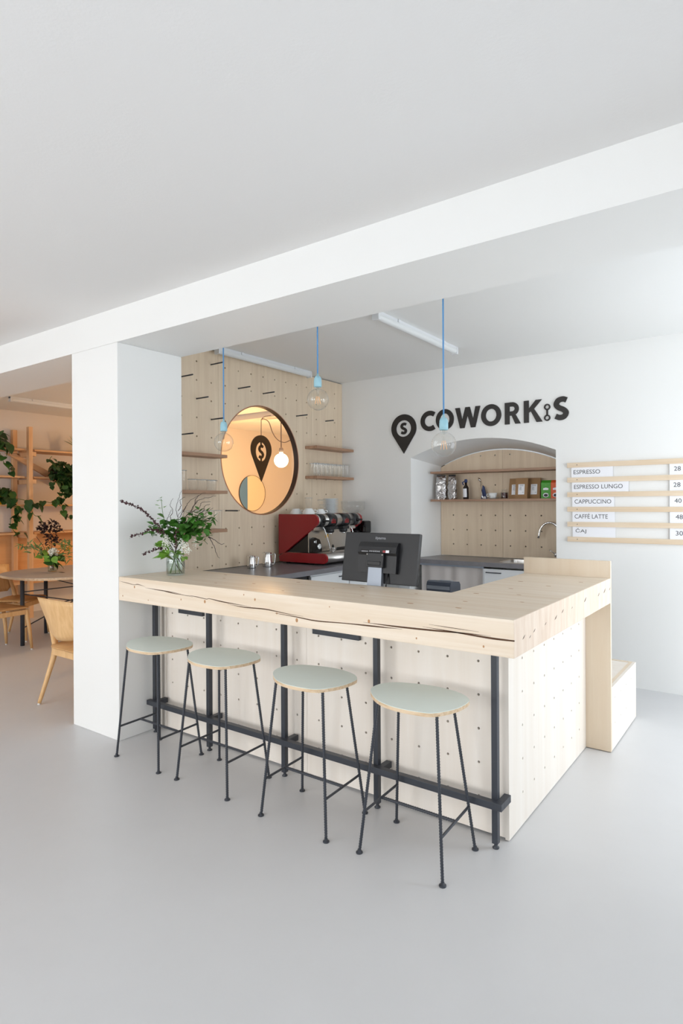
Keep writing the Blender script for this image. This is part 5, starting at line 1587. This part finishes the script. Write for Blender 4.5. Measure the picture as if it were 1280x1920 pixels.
# ---- dining chairs (local: faces +y)
def make_chair(name, lab, loc, rot):
    t = thing(name, lab, 'chair', loc, rot, 'oak dining chairs around the oval table')
    # curved seat
    sp2 = [(-.19, -.20), (0, -.215), (.19, -.20), (.225, .05), (.215, .19), (0, .225), (-.215, .19), (-.225, .05)]
    pts = [(p[0], p[1]) for p in spline(sp2, 5, True)]
    n_ = len(pts)
    vs, fs = [], []
    for lay, sh, dz in ((0, 1, 0.418), (1, 1, 0.430)):
        for x, y in pts:
            vs.append((x, y, dz + 0.010 * (x / .22) ** 2))
    for i in range(n_):
        fs.append((i, (i + 1) % n_, n_ + (i + 1) % n_, n_ + i))
    vs += [(0, 0, 0.414), (0, 0, 0.424)]
    for i in range(n_):
        fs.append((i, (i + 1) % n_, 2 * n_))
        fs.append((n_ + i, n_ + (i + 1) % n_, 2 * n_ + 1))
    MB().add(vs, fs, True).build('seat', CHAIRS_, t, True)
    MB().box(-.20, .20, -.195, -.170, .360, .412, .004).build('rear_apron', CHAIRW, t, True)
    MB().box(-.195, .195, .165, .19, .365, .412, .004).build('front_apron', CHAIRW, t, True)
    for s_ in (-1, 1):
        MB().box(s_ * .205 - .0125, s_ * .205 + .0125, -.17, .165, .365, .412, .004).build('side_apron', CHAIRW, t, True)
        lg = MB().tube(spline([(s_ * .245, -.265, .012), (s_ * .225, -.205, .22), (s_ * .212, -.165, .38), (s_ * .200, -.180, .50), (s_ * .185, -.215, .62), (s_ * .178, -.235, .68)], 4), [0.013 + 0.009 * min(1, i / 8) - (0.008 * max(0, i - 13) / 7) for i in range(21)], 10).build('rear_leg', CHAIRW, t, True)
        MB().tube([(s_ * .246, -.267, 0), (s_ * .245, -.265, .0125)], 0.011, 8).build('glide', GLIDE, lg, True)
        lg = MB().tube([(s_ * .200, .170, .414), (s_ * .212, .20, .2), (s_ * .222, .215, .012)], [0.021, 0.018, 0.013], 10).build('front_leg', CHAIRW, t, True)
        MB().tube([(s_ * .222, .215, 0), (s_ * .222, .215, .0125)], 0.011, 8).build('glide', GLIDE, lg, True)
    # bent plywood back
    vs, fs = [], []
    nx, nz = 14, 8
    for l in (0, 1):
        for j in range(nz + 1):
            v = j / nz
            z = 0.50 + 0.29 * v
            hw_ = 0.168 + 0.080 * v if v > 0.2 else 0.110 + 0.074 * math.sqrt(1 - (1 - v / 0.2) ** 2)
            for i in range(nx + 1):
                u = -1 + 2 * i / nx
                x = hw_ * u
                zz = z + (0.012 * (1 - u * u) if j == nz else 0)
                y = -0.255 - 0.09 * v + 0.055 * u * u + (0.011 if l else 0) - (0.0 if l else 0.0)
                y = -0.205 - 0.07 * v - 0.045 * (1 - u * u) + (0.011 if l else 0)
                vs.append((x, y, zz))
    W_ = nx + 1
    K = W_ * (nz + 1)
    for j in range(nz):
        for i in range(nx):
            a = j * W_ + i
            fs.append((a, a + 1, a + 1 + W_, a + W_))
            fs.append((K + a, K + a + W_, K + a + W_ + 1, K + a + 1))
    for i in range(nx):
        fs.append((i, K + i, K + i + 1, i + 1))
        a = nz * W_ + i
        fs.append((a, a + 1, K + a + 1, K + a))
    for j in range(nz):
        a = j * W_
        fs.append((a, a + W_, K + a + W_, K + a))
        b = a + nx
        fs.append((b, K + b, K + b + W_, b + W_))
    MB().add(vs, fs, True).build('backrest', CHAIRW, t, True)
    return t
ch = make_chair('dining_chair', 'oak dining chair with its back to us beside pillar', (-0.865, 0.335, 0), 0.0)
dup(ch, (-3.10, 0.66, 0), math.radians(5.8), 'oak dining chair at near side of the oval table')
dup(ch, (-3.60, 1.10, 0), math.radians(-56.5), 'oak dining chair tucked under far side of oval table')
dup(ch, (-2.3, 2.0, 0), math.radians(95), 'oak dining chair at the table side hidden behind pillar')
